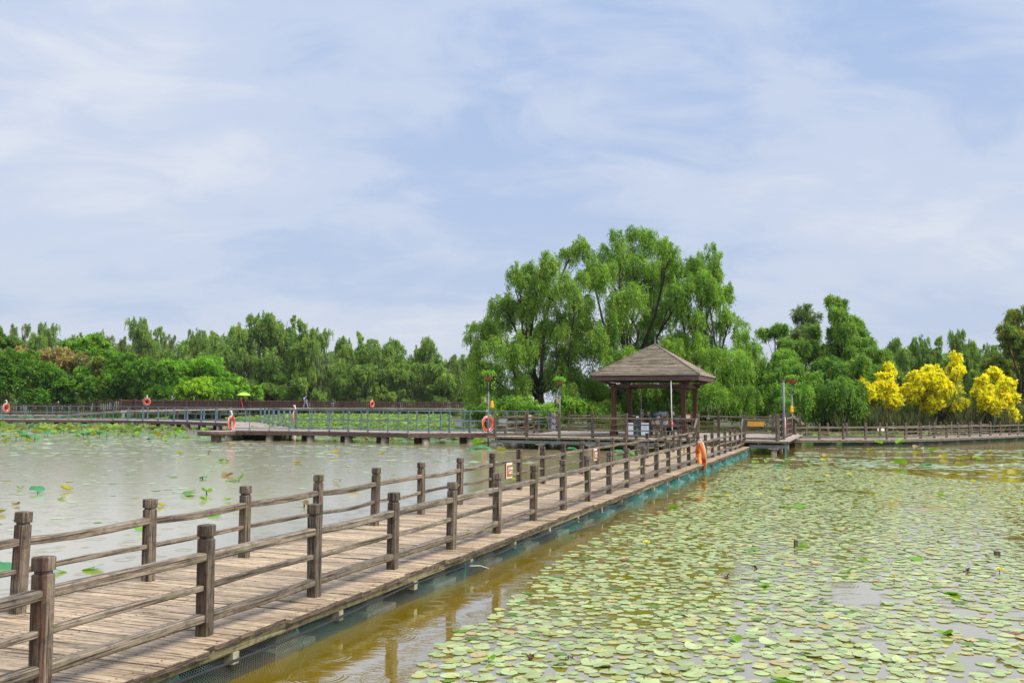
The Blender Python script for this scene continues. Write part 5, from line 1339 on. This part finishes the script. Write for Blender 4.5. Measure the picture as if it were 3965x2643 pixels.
scatter('floating_leaves', 1300, [(-300, 1660), (900, 1690), (1900, 1740), (2250, 1745), (2100, 1800), (1500, 1790), (700, 1770), (-300, 1760)], 72, .10, .22, BLU, .50)
scatter('floating_leaves', 700, [(-400, 1640), (700, 1650), (950, 1700), (800, 1715), (-400, 1705)], 73, .12, .26, (.22, .33, .12), .40)
scatter('floating_leaves', 220, [(-200, 1760), (1700, 1790), (2050, 1800), (1700, 1830), (900, 1980), (100, 2120), (-200, 2200)], 74, .05, .12, BLU, .55, .5, 1.2)
scatter('floating_leaves', 140, [(1450, 2640), (1900, 2350), (2500, 1940), (2700, 1850), (2760, 1800), (2800, 1850), (2550, 2000), (2050, 2300), (1620, 2600)], 75, .05, .09, (.28, .38, .16), .45, .9, 1.2)

# ------------------------------------------------------------------ lotus leaves held above the water
def lotus_mesh(kind, seed, col, col2=None):
    rng = np.random.default_rng(seed); n, rg = 16, 4; vs = [(0, 0, -.10)]; fs = []; C_ = [col]
    ph = rng.uniform(0, 6)
    for j in range(1, rg + 1):
        r_ = j / rg
        for i in range(n):
            a = i / n * 2 * math.pi
            if kind == 'cup': z = .34 * (r_ ** 2) + .10 * r_ * math.sin(3 * a + ph) - .08; rr = r_ * .85
            elif kind == 'fold': z = .55 * abs(math.cos(a)) * r_ - .05; rr = r_ * (.55 + .35 * abs(math.sin(a)))
            elif kind == 'droop': z = .12 - .30 * r_ ** 2 + .12 * r_ * math.sin(4 * a + ph); rr = r_ * .9
            else: z = .03 * math.sin(3 * a + ph) * r_; rr = r_
            vs.append((rr * math.cos(a), rr * math.sin(a), z)); e = (r_ > .9) and col2 is not None; C_.append(col2 if e and rng.uniform() < .6 else col)
    for i in range(n): fs.append((0, 1 + i, 1 + (i + 1) % n))
    for j in range(rg - 1):
        for i in range(n): fs.append((1 + j * n + i, 1 + (j + 1) * n + i, 1 + (j + 1) * n + (i + 1) % n, 1 + j * n + (i + 1) % n))
    return np.array(vs), fs, np.array(C_)
LT = [lotus_mesh('cup', 1, (.16, .34, .02), (.40, .32, .05)), lotus_mesh('fold', 2, (.19, .36, .02)), lotus_mesh('droop', 3, (.10, .30, .07), (.3, .3, .05)),
      lotus_mesh('cup', 4, (.34, .32, .03), (.34, .2, .05)), lotus_mesh('droop', 5, (.07, .27, .12)), lotus_mesh('fold', 6, (.27, .19, .08)), lotus_mesh('flat', 7, (.17, .38, .03))]
def lotus_one(k):
    V, F_, C_ = LT[k]; me = bpy.data.meshes.new('leaf'); me.from_pydata(V.tolist(), [], F_); ca = me.color_attributes.new('col', 'FLOAT_COLOR', 'POINT')
    ca.data.foreach_set('color', np.concatenate([C_, np.ones((len(C_), 1))], 1).ravel()); me.materials.append(M['lotus']); me.polygons.foreach_set('use_smooth', [True] * len(F_)); return me
LME = [lotus_one(k) for k in range(len(LT))]
stm = MB(); stm.tube([(0, 0, -1.0), (0, 0, 0)], .014, 5); STM = stm.mesh('stalk', M['stalk'])
LAB = ['bright green cupped lotus leaf', 'bright green folded lotus leaf', 'green drooping lotus leaf', 'yellow cupped lotus leaf', 'blue-green wavy lotus leaf', 'withered brown folded lotus leaf', 'flat bright green lotus leaf']
def lotus(k, u, v, r_, h, where, tilt=.3, seed=0):
    p = at(u, v, max(0.0, h)); rng = np.random.default_rng(int(u * 7 + v))
    root = empty('lotus_leaf', (p[0], p[1], max(h, .01) + .02), rng.uniform(0, 6.28), LAB[k] + ' ' + where, 'lotus leaf', 'lotus leaves')
    o = link('leaf', LME[k], root, scale=(r_, r_, r_), rot=(rng.uniform(-tilt, tilt), rng.uniform(-tilt, tilt), 0))
    if h > .03: link('stalk', STM, root, scale=(1, 1, h + .25))
    return root
near_lotus = [
 (1, 78, 1893, .12, .02, 'at the far left of the grey open water'), (4, 147, 1890, .19, .10, 'standing highest in the open water at the left'), (3, 258, 1896, .19, .03, 'floating right of the blue-green one at the left'),
 (6, 240, 1932, .10, 0, 'small, floating alone near the left railing posts'), (5, 62, 1958, .10, 0, 'a crumpled scrap near the left railing'), (3, 6, 1985, .12, .02, 'half cut by the left edge'),
 (4, 10, 2190, .17, .03, 'large, behind the nearest left post'), (6, 225, 2215, .10, .0, 'lying between the two nearest left posts'), (6, 360, 2203, .13, .0, 'with wavy rim between the second and third post'),
 (2, 730, 1908, .19, .06, 'spread above the water before the second far post'), (1, 800, 1905, .16, .06, 'upright beside the third far post'), (1, 787, 1935, .10, .02, 'tiny, below the upright one'),
 (1, 880, 1937, .09, .02, 'tiny, just left of the third far post'), (3, 625, 1960, .11, .01, 'small, floating above the far top rail at left'), (6, 828, 2003, .12, .0, 'floating against the far top rail'),
 (6, 545, 2052, .10, .02, 'behind the second far post'), (6, 672, 1849, .11, .0, 'small, floating mid pond'), (4, 785, 1848, .12, .05, 'small, upright mid pond'),
 (5, 880, 1845, .20, .0, 'tangled beside the pair of folded ones'), (1, 925, 1855, .22, .04, 'folded long beside the withered tangle'), (6, 893, 1862, .16, .0, 'in front of the withered tangle'),
 (1, 850, 1785, .18, .03, 'one of a pair below the round platform'), (1, 885, 1786, .18, .03, 'second of a pair below the round platform'), (5, 808, 1752, .12, .05, 'curled dark seed head below the round platform'),
 (3, 697, 1755, .20, .06, 'upright mid pond left of the dark seed head'), (1, 642, 1705, .22, .12, 'standing upright before the long boardwalk'), (3, 1365, 1898, .17, .02, 'floating right of the fifth far post'),
 (5, 1305, 1872, .16, .02, 'dark, floating above the far rail'), (5, 1178, 1952, .12, .05, 'curled, just above the far mid rail'), (0, 2000, 1862, .17, .06, 'glowing behind the nearer warning sign'),
 (3, 1155, 1793, .18, .02, 'small, mid pond right of the red reflection'), (3, 1300, 1752, .18, .02, 'orange tinged, below the pile boardwalk'), (3, 1480, 1755, .16, .02, 'small, below the third pile'),
 (4, 1845, 1730, .40, .10, 'broad, at the foot of the left flower pole'), (1, 1850, 1716, .36, .18, 'arched over the water left of the flower pole'), (4, 1890, 1733, .26, .06, 'smaller, right at the flower pole foot'), (3, 1945, 1740, .28, .03, 'lying before the platform corner'),
 (4, 2215, 1735, .26, .10, 'before a platform pile'), (4, 2395, 1745, .30, .15, 'ruffled, seen between the railing posts'), (2, 2452, 1752, .34, .10, 'broad, behind the far railing'),
 (0, 2610, 1965, .135, .01, 'large and flat at the edge of the lily carpet'), (6, 3095, 1962, .15, .01, 'glowing flat on the lily carpet'), (6, 3037, 1961, .10, .01, 'small, left of the glowing one'),
 (0, 2925, 1792, .15, .04, 'leftmost at the far rim of the lily carpet'), (1, 2968, 1788, .14, .08, 'upright at the far rim of the lily carpet'), (4, 3010, 1802, .20, .02, 'low at the far rim of the lily carpet'), (1, 3044, 1790, .18, .06, 'broad at the far rim right of the upright one'),
 (2, 3130, 1784, .13, .04, 'at the far rim between two bright ones'), (3, 3190, 1784, .17, .05, 'large, at the far rim of the carpet'), (1, 3485, 1795, .26, .10, 'largest, standing over the open water at right'),
 (4, 3580, 1798, .26, .02, 'floating right of the largest folded one'), (1, 3402, 1713, .26, .22, 'standing before the low boardwalk'), (1, 3488, 1711, .30, .25, 'opened like wings before the low boardwalk'),
 (3, 3930, 1836, .24, .02, 'long, floating at the right edge'), (3, 3720, 1777, .24, .05, 'one of a yellow group at right'), (0, 3790, 1778, .26, .04, 'in the yellow group at right'), (5, 3760, 1770, .26, .06, 'in the yellow group at right'),
 (3, 3655, 1771, .24, .03, 'left of the yellow group'), (5, 3548, 1733, .22, .14, 'upright with a pointed tip'), (0, 3610, 1745, .28, .08, 'beside the pointed withered one'), (3, 3555, 1755, .26, .06, 'below the pointed withered one'),
 (3, 3830, 1750, .20, .04, 'orange, far right below the boardwalk'), (3, 3370, 1740, .20, .05, 'orange, below the white board'), (3, 3200, 1768, .20, .03, 'orange, right of the bare pole'),
 (0, 3640, 1920, .12, 0.01, 'small, on the right of the carpet'), (6, 3290, 1845, .10, 0, 'tiny, in the middle of the carpet')]
for t in near_lotus: lotus(*t)
# denser stand along the boardwalks: the largest as things, the field behind as one mass
rl = np.random.default_rng(91)
def lotus_positions(region_px, n, seed, thr=.4):
    rng = np.random.default_rng(seed); poly = [tuple(at(u, v, 0)[:2]) for u, v in region_px]; P_ = np.array(poly); lo, hi = P_.min(0), P_.max(0)
    X = rng.uniform(lo[0], hi[0], n * 8); Y = rng.uniform(lo[1], hi[1], n * 8); k = inpoly(X, Y, poly) & (fbm(X * .2, Y * .4, seed) > thr); return X[k][:n], Y[k][:n]
X, Y = lotus_positions([(-150, 1650), (650, 1656), (860, 1672), (700, 1712), (300, 1720), (-150, 1712)], 120, 92, .42)
for x, y in zip(X, Y):
    k = int(rl.choice([0, 1, 2, 3, 4, 5, 6], p=[.25, .2, .15, .12, .13, .05, .1]))
    root = empty('lotus_leaf', (x, y, 0.03 + rl.uniform(0, .3)), rl.uniform(0, 6.28), LAB[k] + ' in the crowded patch along the distant left boardwalk', 'lotus leaf', 'crowded lotus patch at the left')
    r_ = rl.uniform(.15, .30); link('leaf', LME[k], root, scale=(r_, r_, r_), rot=(rl.uniform(-.5, .5), rl.uniform(-.5, .5), 0)); link('stalk', STM, root, scale=(1, 1, .6))
def lotus_mass(name, region, n, seed, hmin, hmax, rmin, rmax, world=False, wts=(.26, .2, .2, .08, .12, .04, .10), thr=.25):
    rng = np.random.default_rng(seed)
    if world: P_ = np.array(region)
    else: P_ = np.array([tuple(at(u, v, 0)[:2]) for u, v in region])
    lo, hi = P_.min(0), P_.max(0); X = rng.uniform(lo[0], hi[0], n * 5); Y = rng.uniform(lo[1], hi[1], n * 5); k = inpoly(X, Y, [tuple(p) for p in P_]) & (fbm(X * .15, Y * .15, seed) > thr); X, Y = X[k][:n], Y[k][:n]
    V_, F_, C_ = [], [], []; off = 0
    for x, y in zip(X, Y):
        k = int(rng.choice(7, p=wts)); v, f, c = LT[k]; a = rng.uniform(0, 6.28); r_ = rng.uniform(rmin, rmax); tx, ty = rng.uniform(-.35, .35, 2)
        v = v * r_; w_ = np.stack([v[:, 0] * math.cos(a) - v[:, 1] * math.sin(a) + x, v[:, 0] * math.sin(a) + v[:, 1] * math.cos(a) + y, v[:, 2] + v[:, 0] * tx + v[:, 1] * ty + rng.uniform(hmin, hmax)], 1)
        V_.append(w_); F_ += [tuple(i + off for i in g) for g in f]; off += len(v); C_.append((c * .75 + np.array([.045, .055, .04])) * rng.uniform(.6, 1.2))
    me = bpy.data.meshes.new(name); me.from_pydata(np.concatenate(V_).tolist(), [], F_); ca = me.color_attributes.new('col', 'FLOAT_COLOR', 'POINT'); C_ = np.concatenate(C_)
    ca.data.foreach_set('color', np.concatenate([C_, np.ones((len(C_), 1))], 1).ravel()); me.materials.append(M['lotus']); me.update(); tag(link(name, me), kind='stuff')
lotus_mass('lotus_field', [(-16, 60), (-3, 53.5), (-1, 58), (-4, 68), (-6.5, 105), (-9, 140), (-20, 140), (-32, 138), (-30, 100), (-20, 76)], 9000, 95, .0, .50, .11, .24, True, wts=(.34, .26, .16, .05, .10, .01, .08))
lotus_mass('lotus_field', [(-60, 84), (-35, 84), (-28, 80), (-33, 92), (-60, 94)], 300, 96, .05, .5, .25, .45, True)
lotus_mass('lotus_field', [(8, 55.5), (16, 52.6), (23, 54.5), (33, 63), (40, 70), (36, 69), (20, 60), (9, 59)], 520, 97, .0, .35, .2, .42, True)
lotus_mass('lotus_field', [(-60, 63), (-30, 62), (-22, 60), (-22, 68), (-30, 76), (-60, 78)], 420, 98, .0, .3, .2, .4, True, thr=.45)
lotus_mass('lotus_field', [(-17, 54.5), (-4, 51.6), (-2, 53), (-5, 56), (-16, 62), (-19, 66)], 160, 99, .0, .5, .2, .4, True, thr=.4)

# yellow water lily flowers
def flower(label, u, v, r_, h, bud=False):
    p = at(u, v, 0); root = empty('water_lily_flower', (p[0], p[1], h), 0, label, 'flower', 'yellow water lily flowers')
    mb = MB()
    for ring, (n_, el, ln) in enumerate(((8, .55, 1.0), (7, .95, .85), (5, 1.25, .65)) if not bud else ((6, 1.35, 1.3),)):
        for i in range(n_):
            a = i / n_ * 6.283 + ring * .4; d_ = np.array([math.cos(a) * math.cos(el), math.sin(a) * math.cos(el), math.sin(el)]); s_ = np.array([-math.sin(a), math.cos(a), 0]) * .22 * r_
            q = d_ * r_ * ln; mb.add([(0, 0, 0), tuple(q * .55 + s_), tuple(q), tuple(q * .55 - s_)], [(0, 1, 2, 3)])
    mb.build('petals', M['petal'], root)
    mb = MB(); mb.tube([(0, 0, -h - .1), (0, 0, 0)], .006, 5); mb.build('stalk', M['stalk'], root)
FLW = [(2505, 2120, .085, .05, 'the largest one, near the left edge of the lily carpet'), (3871, 2225, .07, .05, 'standing clear at the right of the carpet'), (2819, 1932, .085, .05, 'in the carpet right of the orange reflection'),
       (2910, 1848, .085, .06, 'near the far rim of the carpet below the platform'), (3055, 1862, .08, .05, 'below the bare pole'), (3205, 1853, .09, .05, 'left of the pair under the boardwalk'), (3290, 1850, .11, .07, 'larger of the pair under the boardwalk'),
       (3044, 1902, .08, .05, 'midway down the carpet'), (2946, 1929, .085, .06, 'next to a second one left of mid carpet'), (3806, 1910, .085, .05, 'in the right half under the open water'), (3956, 1956, .08, .04, 'at the right edge'), (3768, 1876, .10, .07, 'at the rim of the open water at right')]
for u, v, r_, h, lab in FLW: flower('yellow water lily flower, ' + lab, u, v, r_, h)
flower('closed yellow lily bud standing in the right part of the carpet', 3463, 2252, .05, .04, True)
# stumps, debris
for u, v, w_, h, lab in ((3082, 2118, .045, .10, 'small square stake sticking out of the lily carpet, nearer the middle'), (3861, 2150, .06, .06, 'short square stake sticking out of the lily carpet at the right')):
    p = at(u, v, 0); mb = MB(); mb.box((0, 0, h / 2 - .1), (w_, w_, h + .2)); tag(mb.build('stake', M['post'], loc=tuple(p), rot=(0, 0, .2)), lab, 'stake')
def scrap(label, u, v, r_, col, seed):
    rng = np.random.default_rng(seed); mb = MB()
    for _ in range(5):
        a = rng.uniform(0, 6.28); c = np.array([math.cos(a), math.sin(a), 0]) * r_ * .5; mb.add([tuple(c + rng.normal(size=3) * r_ * .35 + [0, 0, r_ * .3]) for _ in range(4)], [(0, 1, 2, 3)])
    p = at(u, v, 0.01); tag(mb.build('dead_leaf', M[col], loc=tuple(p)), label, 'dead leaf', 'dead leaves on the lily carpet')
M['deadleaf'] = plain('dead_leaf', (0.10, 0.045, 0.035), .7)
for u, v, r_, lab in ((2048, 2547, .06, 'curled dark dead leaf near the bottom, left of a second one'), (2203, 2552, .045, 'smaller curled dark dead leaf near the bottom, right of the first'), (2815, 2240, .06, 'dark dead leaf floating in mid carpet'), (3187, 2322, .05, 'brown dead leaf lying on pads below mid carpet'), (3745, 2208, .05, 'brown dead leaf left of the clear flower'), (2917, 2195, .04, 'brown round dead leaf above mid carpet')):
    scrap(lab, u, v, r_, 'deadleaf', int(u))
for k, (u, v, r_, lab) in enumerate(((2325, 2572, .07, 'upturned'), (3530, 2165, .09, 'upturned'), (1905, 2555, .055, 'upturned'))):
    pass
p = at(1900, 2562, .0); root = empty('lotus_leaf', (p[0], p[1], .03), .3, 'olive upturned lily leaf standing on the nearest pads', 'lily leaf'); link('leaf', LME[1], root, scale=(.06, .06, .06))
for i, (u, v) in enumerate(((2845, 2480), (3030, 2640), (3660, 2460), (2960, 2270), (3110, 2120), (3550, 2168), (3340, 2175), (3690, 2300), (3280, 2220), (2910, 2132))):
    p = at(u, v, 0); root = empty('lotus_leaf', (p[0], p[1], .022), i * 1.1, 'green lily leaf with one rim lifted clear of the carpet', 'lily leaf', 'lily leaves with a lifted rim'); link('leaf', LME[6 if i % 2 else 1], root, scale=(.09, .09, .07), rot=(.12, .2, 0))

# ------------------------------------------------------------------ people
def skin(name, joints, edges, radii, mat, parent, sub=1):
    me = bpy.data.meshes.new(name); me.from_pydata(joints, edges, []); me.materials.append(M[mat])
    o = link(name, me, parent); md = o.modifiers.new('skin', 'SKIN'); md.use_smooth_shade = True
    for i, r_ in enumerate(radii):
        me.skin_vertices[0].data[i].radius = (r_, r_) if not hasattr(r_, '__len__') else r_
    me.skin_vertices[0].data[0].use_root = True
    if sub: s_ = o.modifiers.new('sub', 'SUBSURF'); s_.levels = sub; s_.render_levels = sub
    return o
def ellip(name, c, r_, mat, parent, n=14, zcut=None):
    mb = MB(); prof = []
    for i in range(n + 1):
        a = -math.pi / 2 + math.pi * i / n; z = math.sin(a)
        if zcut is not None and z < zcut: continue
        prof.append((max(.001, math.cos(a)), z))
    vs = [(c[0] + p[0] * r_[0] * math.cos(k / 14 * 6.2832), c[1] + p[0] * r_[1] * math.sin(k / 14 * 6.2832), c[2] + p[1] * r_[2]) for p in prof for k in range(14)]
    m_ = len(prof); fs = [(i * 14 + k, i * 14 + (k + 1) % 14, (i + 1) * 14 + (k + 1) % 14, (i + 1) * 14 + k) for i in range(m_ - 1) for k in range(14)]
    mb.add(vs, fs, True); return mb.build(name, M[mat], parent)
def person(label, loc, rz, s_, hip, chest, neck, head, arms, legs, shirt, trousers, hair='hair', hatmat=None, long_legs=True, group=None, sleeve=.55, facedir=(0, 1, 0)):
    """joints in metres in the person's own frame (z up, facing +y); arms: two of (shoulder, elbow, wrist, fingertip); legs: two of (hip, knee, ankle, toe)"""
    root = empty('person', loc, rz, label, 'person', group); root.scale = (s_,) * 3
    V = lambda t: np.array(t, float)
    hip, chest, neck, head = map(V, (hip, chest, neck, head))
    J = [hip, (hip + chest) / 2, chest, neck, head - (0, 0, .02), head + V((0, 0, .08))]; R_ = [(.14, .105), (.125, .095), (.15, .10), .05, .085, .07]; E_ = [(0, 1), (1, 2), (2, 3), (3, 4), (4, 5)]
    for a in arms:
        a = [V(q) for q in a]; k = len(J); J += a[:3]; R_ += [.055, .042, .028]; E_ += [(2, k), (k, k + 1), (k + 1, k + 2)]
        palm = a[2] + (a[3] - a[2]) * .5; J.append(palm); R_.append((.038, .018)); E_.append((k + 2, k + 3)); side = np.cross(a[3] - a[2], V((0, 0, 1.0))); side /= np.linalg.norm(side) + 1e-6
        for f, ln in enumerate((.9, 1.0, .95, .8)):
            J.append(palm + (a[3] - a[2]) * .5 * ln + side * (f - 1.5) * .02 - V((0, 0, .008))); R_.append(.008); E_.append((k + 3, len(J) - 1))
        J.append(palm + side * .05 + (a[3] - a[2]) * .15); R_.append(.010); E_.append((k + 3, len(J) - 1))
    for l in legs:
        l = [V(q) for q in l]; k = len(J); J += l; R_ += [.085, .058, .038, .032]; E_ += [(0, k), (k, k + 1), (k + 1, k + 2), (k + 2, k + 3)]
    skin('body', [tuple(j) for j in J], E_, R_, 'skin', root)
    # clothing follows the body a little outside it
    J = [hip + V((0, 0, -.02)), (hip + chest) / 2, chest, neck - (0, 0, .04)]; R_ = [(.155, .125), (.15, .115), (.17, .12), .065]; E_ = [(0, 1), (1, 2), (2, 3)]
    for a in arms:
        k = len(J); J += [V(a[0]), V(a[0]) + (V(a[1]) - V(a[0])) * (sleeve / .55)]; R_ += [.078, .062]; E_ += [(2, k), (k, k + 1)]
    skin('shirt', [tuple(j) for j in J], E_, R_, shirt, root)
    J = [hip + V((0, 0, .0))]; R_ = [(.16, .13)]; E_ = []
    for l in legs:
        k = len(J); J += [V(l[0]), V(l[1])]; R_ += [.105, .078]; E_ += [(0, k), (k, k + 1)]
        if long_legs: J.append(V(l[2])); R_.append(.055); E_.append((k + 1, k + 2))
    skin('trousers', [tuple(j) for j in J], E_, R_, trousers, root)
    fd = V(facedir)
    hd = ellip('head', tuple(head + V((0, 0, .04))), (.078, .092, .115), 'skin', root)
    ellip('nose', tuple(head + V((0, 0, .03)) + fd * .095), (.012, .018, .02), 'skin', hd)
    for e in (-1, 1):
        sd_ = np.cross(fd, V((0, 0, 1)))
        ellip('eye', tuple(head + V((0, 0, .055)) + fd * .082 + sd_ * .03 * e), (.010, .010, .007), 'hair', hd); ellip('ear', tuple(head + V((0, 0, .04)) + sd_ * .08 * e), (.012, .018, .028), 'skin', hd)
    ellip('mouth', tuple(head + V((0, 0, -.005)) + fd * .088), (.02, .008, .006), 'redcloth', hd)
    ellip('hair', tuple(head + V((0, 0, .065)) - fd * .018), (.092, .102, .108), hair, root, zcut=-.55)
    if hatmat:
        mb = MB(); c = head + V((0, 0, .06)); mb.lathe(tuple(c), [(.17, -.02), (.165, -.012), (.115, .02), (.105, .09), (.06, .115)], 18); mb.build('hat', M[hatmat], root)
    return root
def sit(label, loc, rz, s_, shirt, trousers, lean=.12, hands='lap', **kw):
    hip = (0, 0, .50); ch = (0, lean * .8, .88); nk = (0, lean * 1.1, 1.05); hd = (0, lean * 1.5, 1.17)
    arms = []
    for e in (-1, 1):
        sh = (.19 * e, lean * .85, .97)
        if hands == 'side' and e == 1: arms.append((sh, (.30, .02, .72), (.34, .04, .50), (.35, .10, .44)))
        elif hands == 'front': arms.append((sh, (.26 * e, .22, .78), (.10 * e, .42, .80), (.06 * e, .52, .80)))
        else: arms.append((sh, (.27 * e, .12, .72), (.14 * e, .34, .64), (.08 * e, .44, .62)))
    legs = [((.10 * e, .06, .50), (.13 * e, .46, .50), (.13 * e, .48, .10), (.14 * e, .62, .04)) for e in (-1, 1)]
    return person(label, loc, rz, s_, hip, ch, nk, hd, arms, legs, shirt, trousers, **kw)
bz = 0.0
def seat(u, d_=-.85):
    # along the bench line in the pavilion frame
    best = min(np.arange(-2.4, 2.6, .02), key=lambda x: abs(1982.5 + FPX * pav_pt(x, d_)[0] / pav_pt(x, d_)[1] - u)); return pav_pt(best, d_, -.04)
sit('adult in a black shirt and pale jeans seated on the bench with back turned', seat(2510), PA + .12, 1.0, 'blackshirt', 'denim', .08, 'side')
sit('small child in pink with a cream bucket hat seated on the bench', seat(2548), PA + .1, .72, 'pink', 'pink', .10, hatmat='hat')
sit('small child in an orange and navy outfit between the two adults', seat(2597, -.6), PA + .4, .74, 'orangecloth', 'navy', .2, 'front')
sit('adult in black with a pale blue face mask leaning forward on the bench', seat(2618), PA + .75, 1.0, 'blackshirt', 'blackshirt', .22, 'front', facedir=(-.6, .8, 0))
q = seat(2552, -.55); mb = MB(); mb.lathe((0, 0, 0), [(.42, 0), (.40, .02), (.22, .10), (.03, .15)], 8, 1, .8); tag(mb.build('umbrella', M['bluecloth'], loc=(q[0], q[1], q[2] + 1.0), rot=(R(-28), R(-10), .2)), 'pale blue cloth umbrella held open low between the seated people', 'umbrella')
q = seat(2604, -1.02); mb = MB(); mb.box((0, 0, 0), (.17, .12, .10)); mb.box((0, 0, .12), (.14, .10, .14)); tag(mb.build('red_bucket', M['redcloth'], loc=(q[0], q[1], q[2] + .52)), 'red and white bag standing on the bench edge beside the child', 'bag')
# walkers on the raised walkway
def stand(label, loc, rz, s_, shirt, trousers, stride=.15, arm='down', **kw):
    hip = (0, 0, .92); ch = (0, .02, 1.28); nk = (0, .03, 1.45); hd = (0, .05, 1.58)
    arms = [((.19 * e, .02, 1.40), (.24 * e, .02 + .08 * e, 1.12), (.24 * e, .10 + .12 * e, .90), (.24 * e, .14 + .12 * e, .82)) for e in (-1, 1)]
    if arm == 'up': arms[1] = ((.19, .02, 1.40), (.26, .20, 1.25), (.12, .30, 1.45), (.10, .32, 1.53))
    legs = [((.10 * e, 0, .90), (.10 * e, stride * e + .05, .50), (.10 * e, stride * 1.6 * e, .08), (.10 * e, stride * 1.6 * e + .14, .03)) for e in (-1, 1)]
    return person(label, loc, rz, s_, hip, ch, nk, hd, arms, legs, shirt, trousers, **kw)
pz = aty(948, 1578, 128); dz_ = 1.22
pw = stand('person in yellow and red walking under a lime umbrella on the raised walkway', (pz[0], 126, dz_), -1.2, 1.05, 'yellowcloth', 'redcloth', arm='up')
mb = MB(); mb.lathe((0, 0, 0), [(.98, 0), (.96, .03), (.75, .22), (.4, .36), (.02, .42)], 10); um = mb.build('canopy', M['lime']); 
ur = empty('umbrella', (pz[0] + .35, 126, dz_ + 1.72), 0, 'lime green umbrella held over the walker on the raised walkway', 'umbrella'); um.parent = ur
mb = MB(); mb.tube([(0, 0, .4), (0, 0, -.2)], .015, 6); mb.build('shaft', M['dark'], ur)
pz = aty(1188, 1576, 146); 
pw = stand('person in dark blue with a backpack walking along the long far fence', (pz[0], 145, 1.25), -1.3, 1.12, 'navy', 'denim', .2)
ellip('backpack', (0, -.2, 1.22), (.17, .12, .24), 'bluecloth', pw)

# damp air over the pond: the far shore pales a little
hz_m = bpy.data.materials.new('haze'); hz_m.use_nodes = True; hn = hz_m.node_tree; hn.nodes.clear()
hv = N(hn, 'ShaderNodeVolumePrincipled'); hv.inputs['Color'].default_value = (0.90, 0.93, 0.98, 1); hv.inputs['Density'].default_value = 0.00012; hv.inputs['Anisotropy'].default_value = 0.2
ho = N(hn, 'ShaderNodeOutputMaterial'); L(hn, hv.outputs[0], ho.inputs['Volume'])
mb = MB(); mb.box((0, 1000 - 1300, 14), (5400, 5400, 34)); tag(mb.build('haze', hz_m, loc=(0, 300, 0)), kind='stuff')

# lettering becomes real mesh parts
dg = bpy.context.evaluated_depsgraph_get()
for o in [o for o in SC.objects if o.type == 'FONT']:
    me = bpy.data.meshes.new_from_object(o.evaluated_get(dg)); n_ = link('lettering', me, o.parent, loc=o.location, rot=o.rotation_euler, scale=o.scale)
    bpy.data.objects.remove(o)
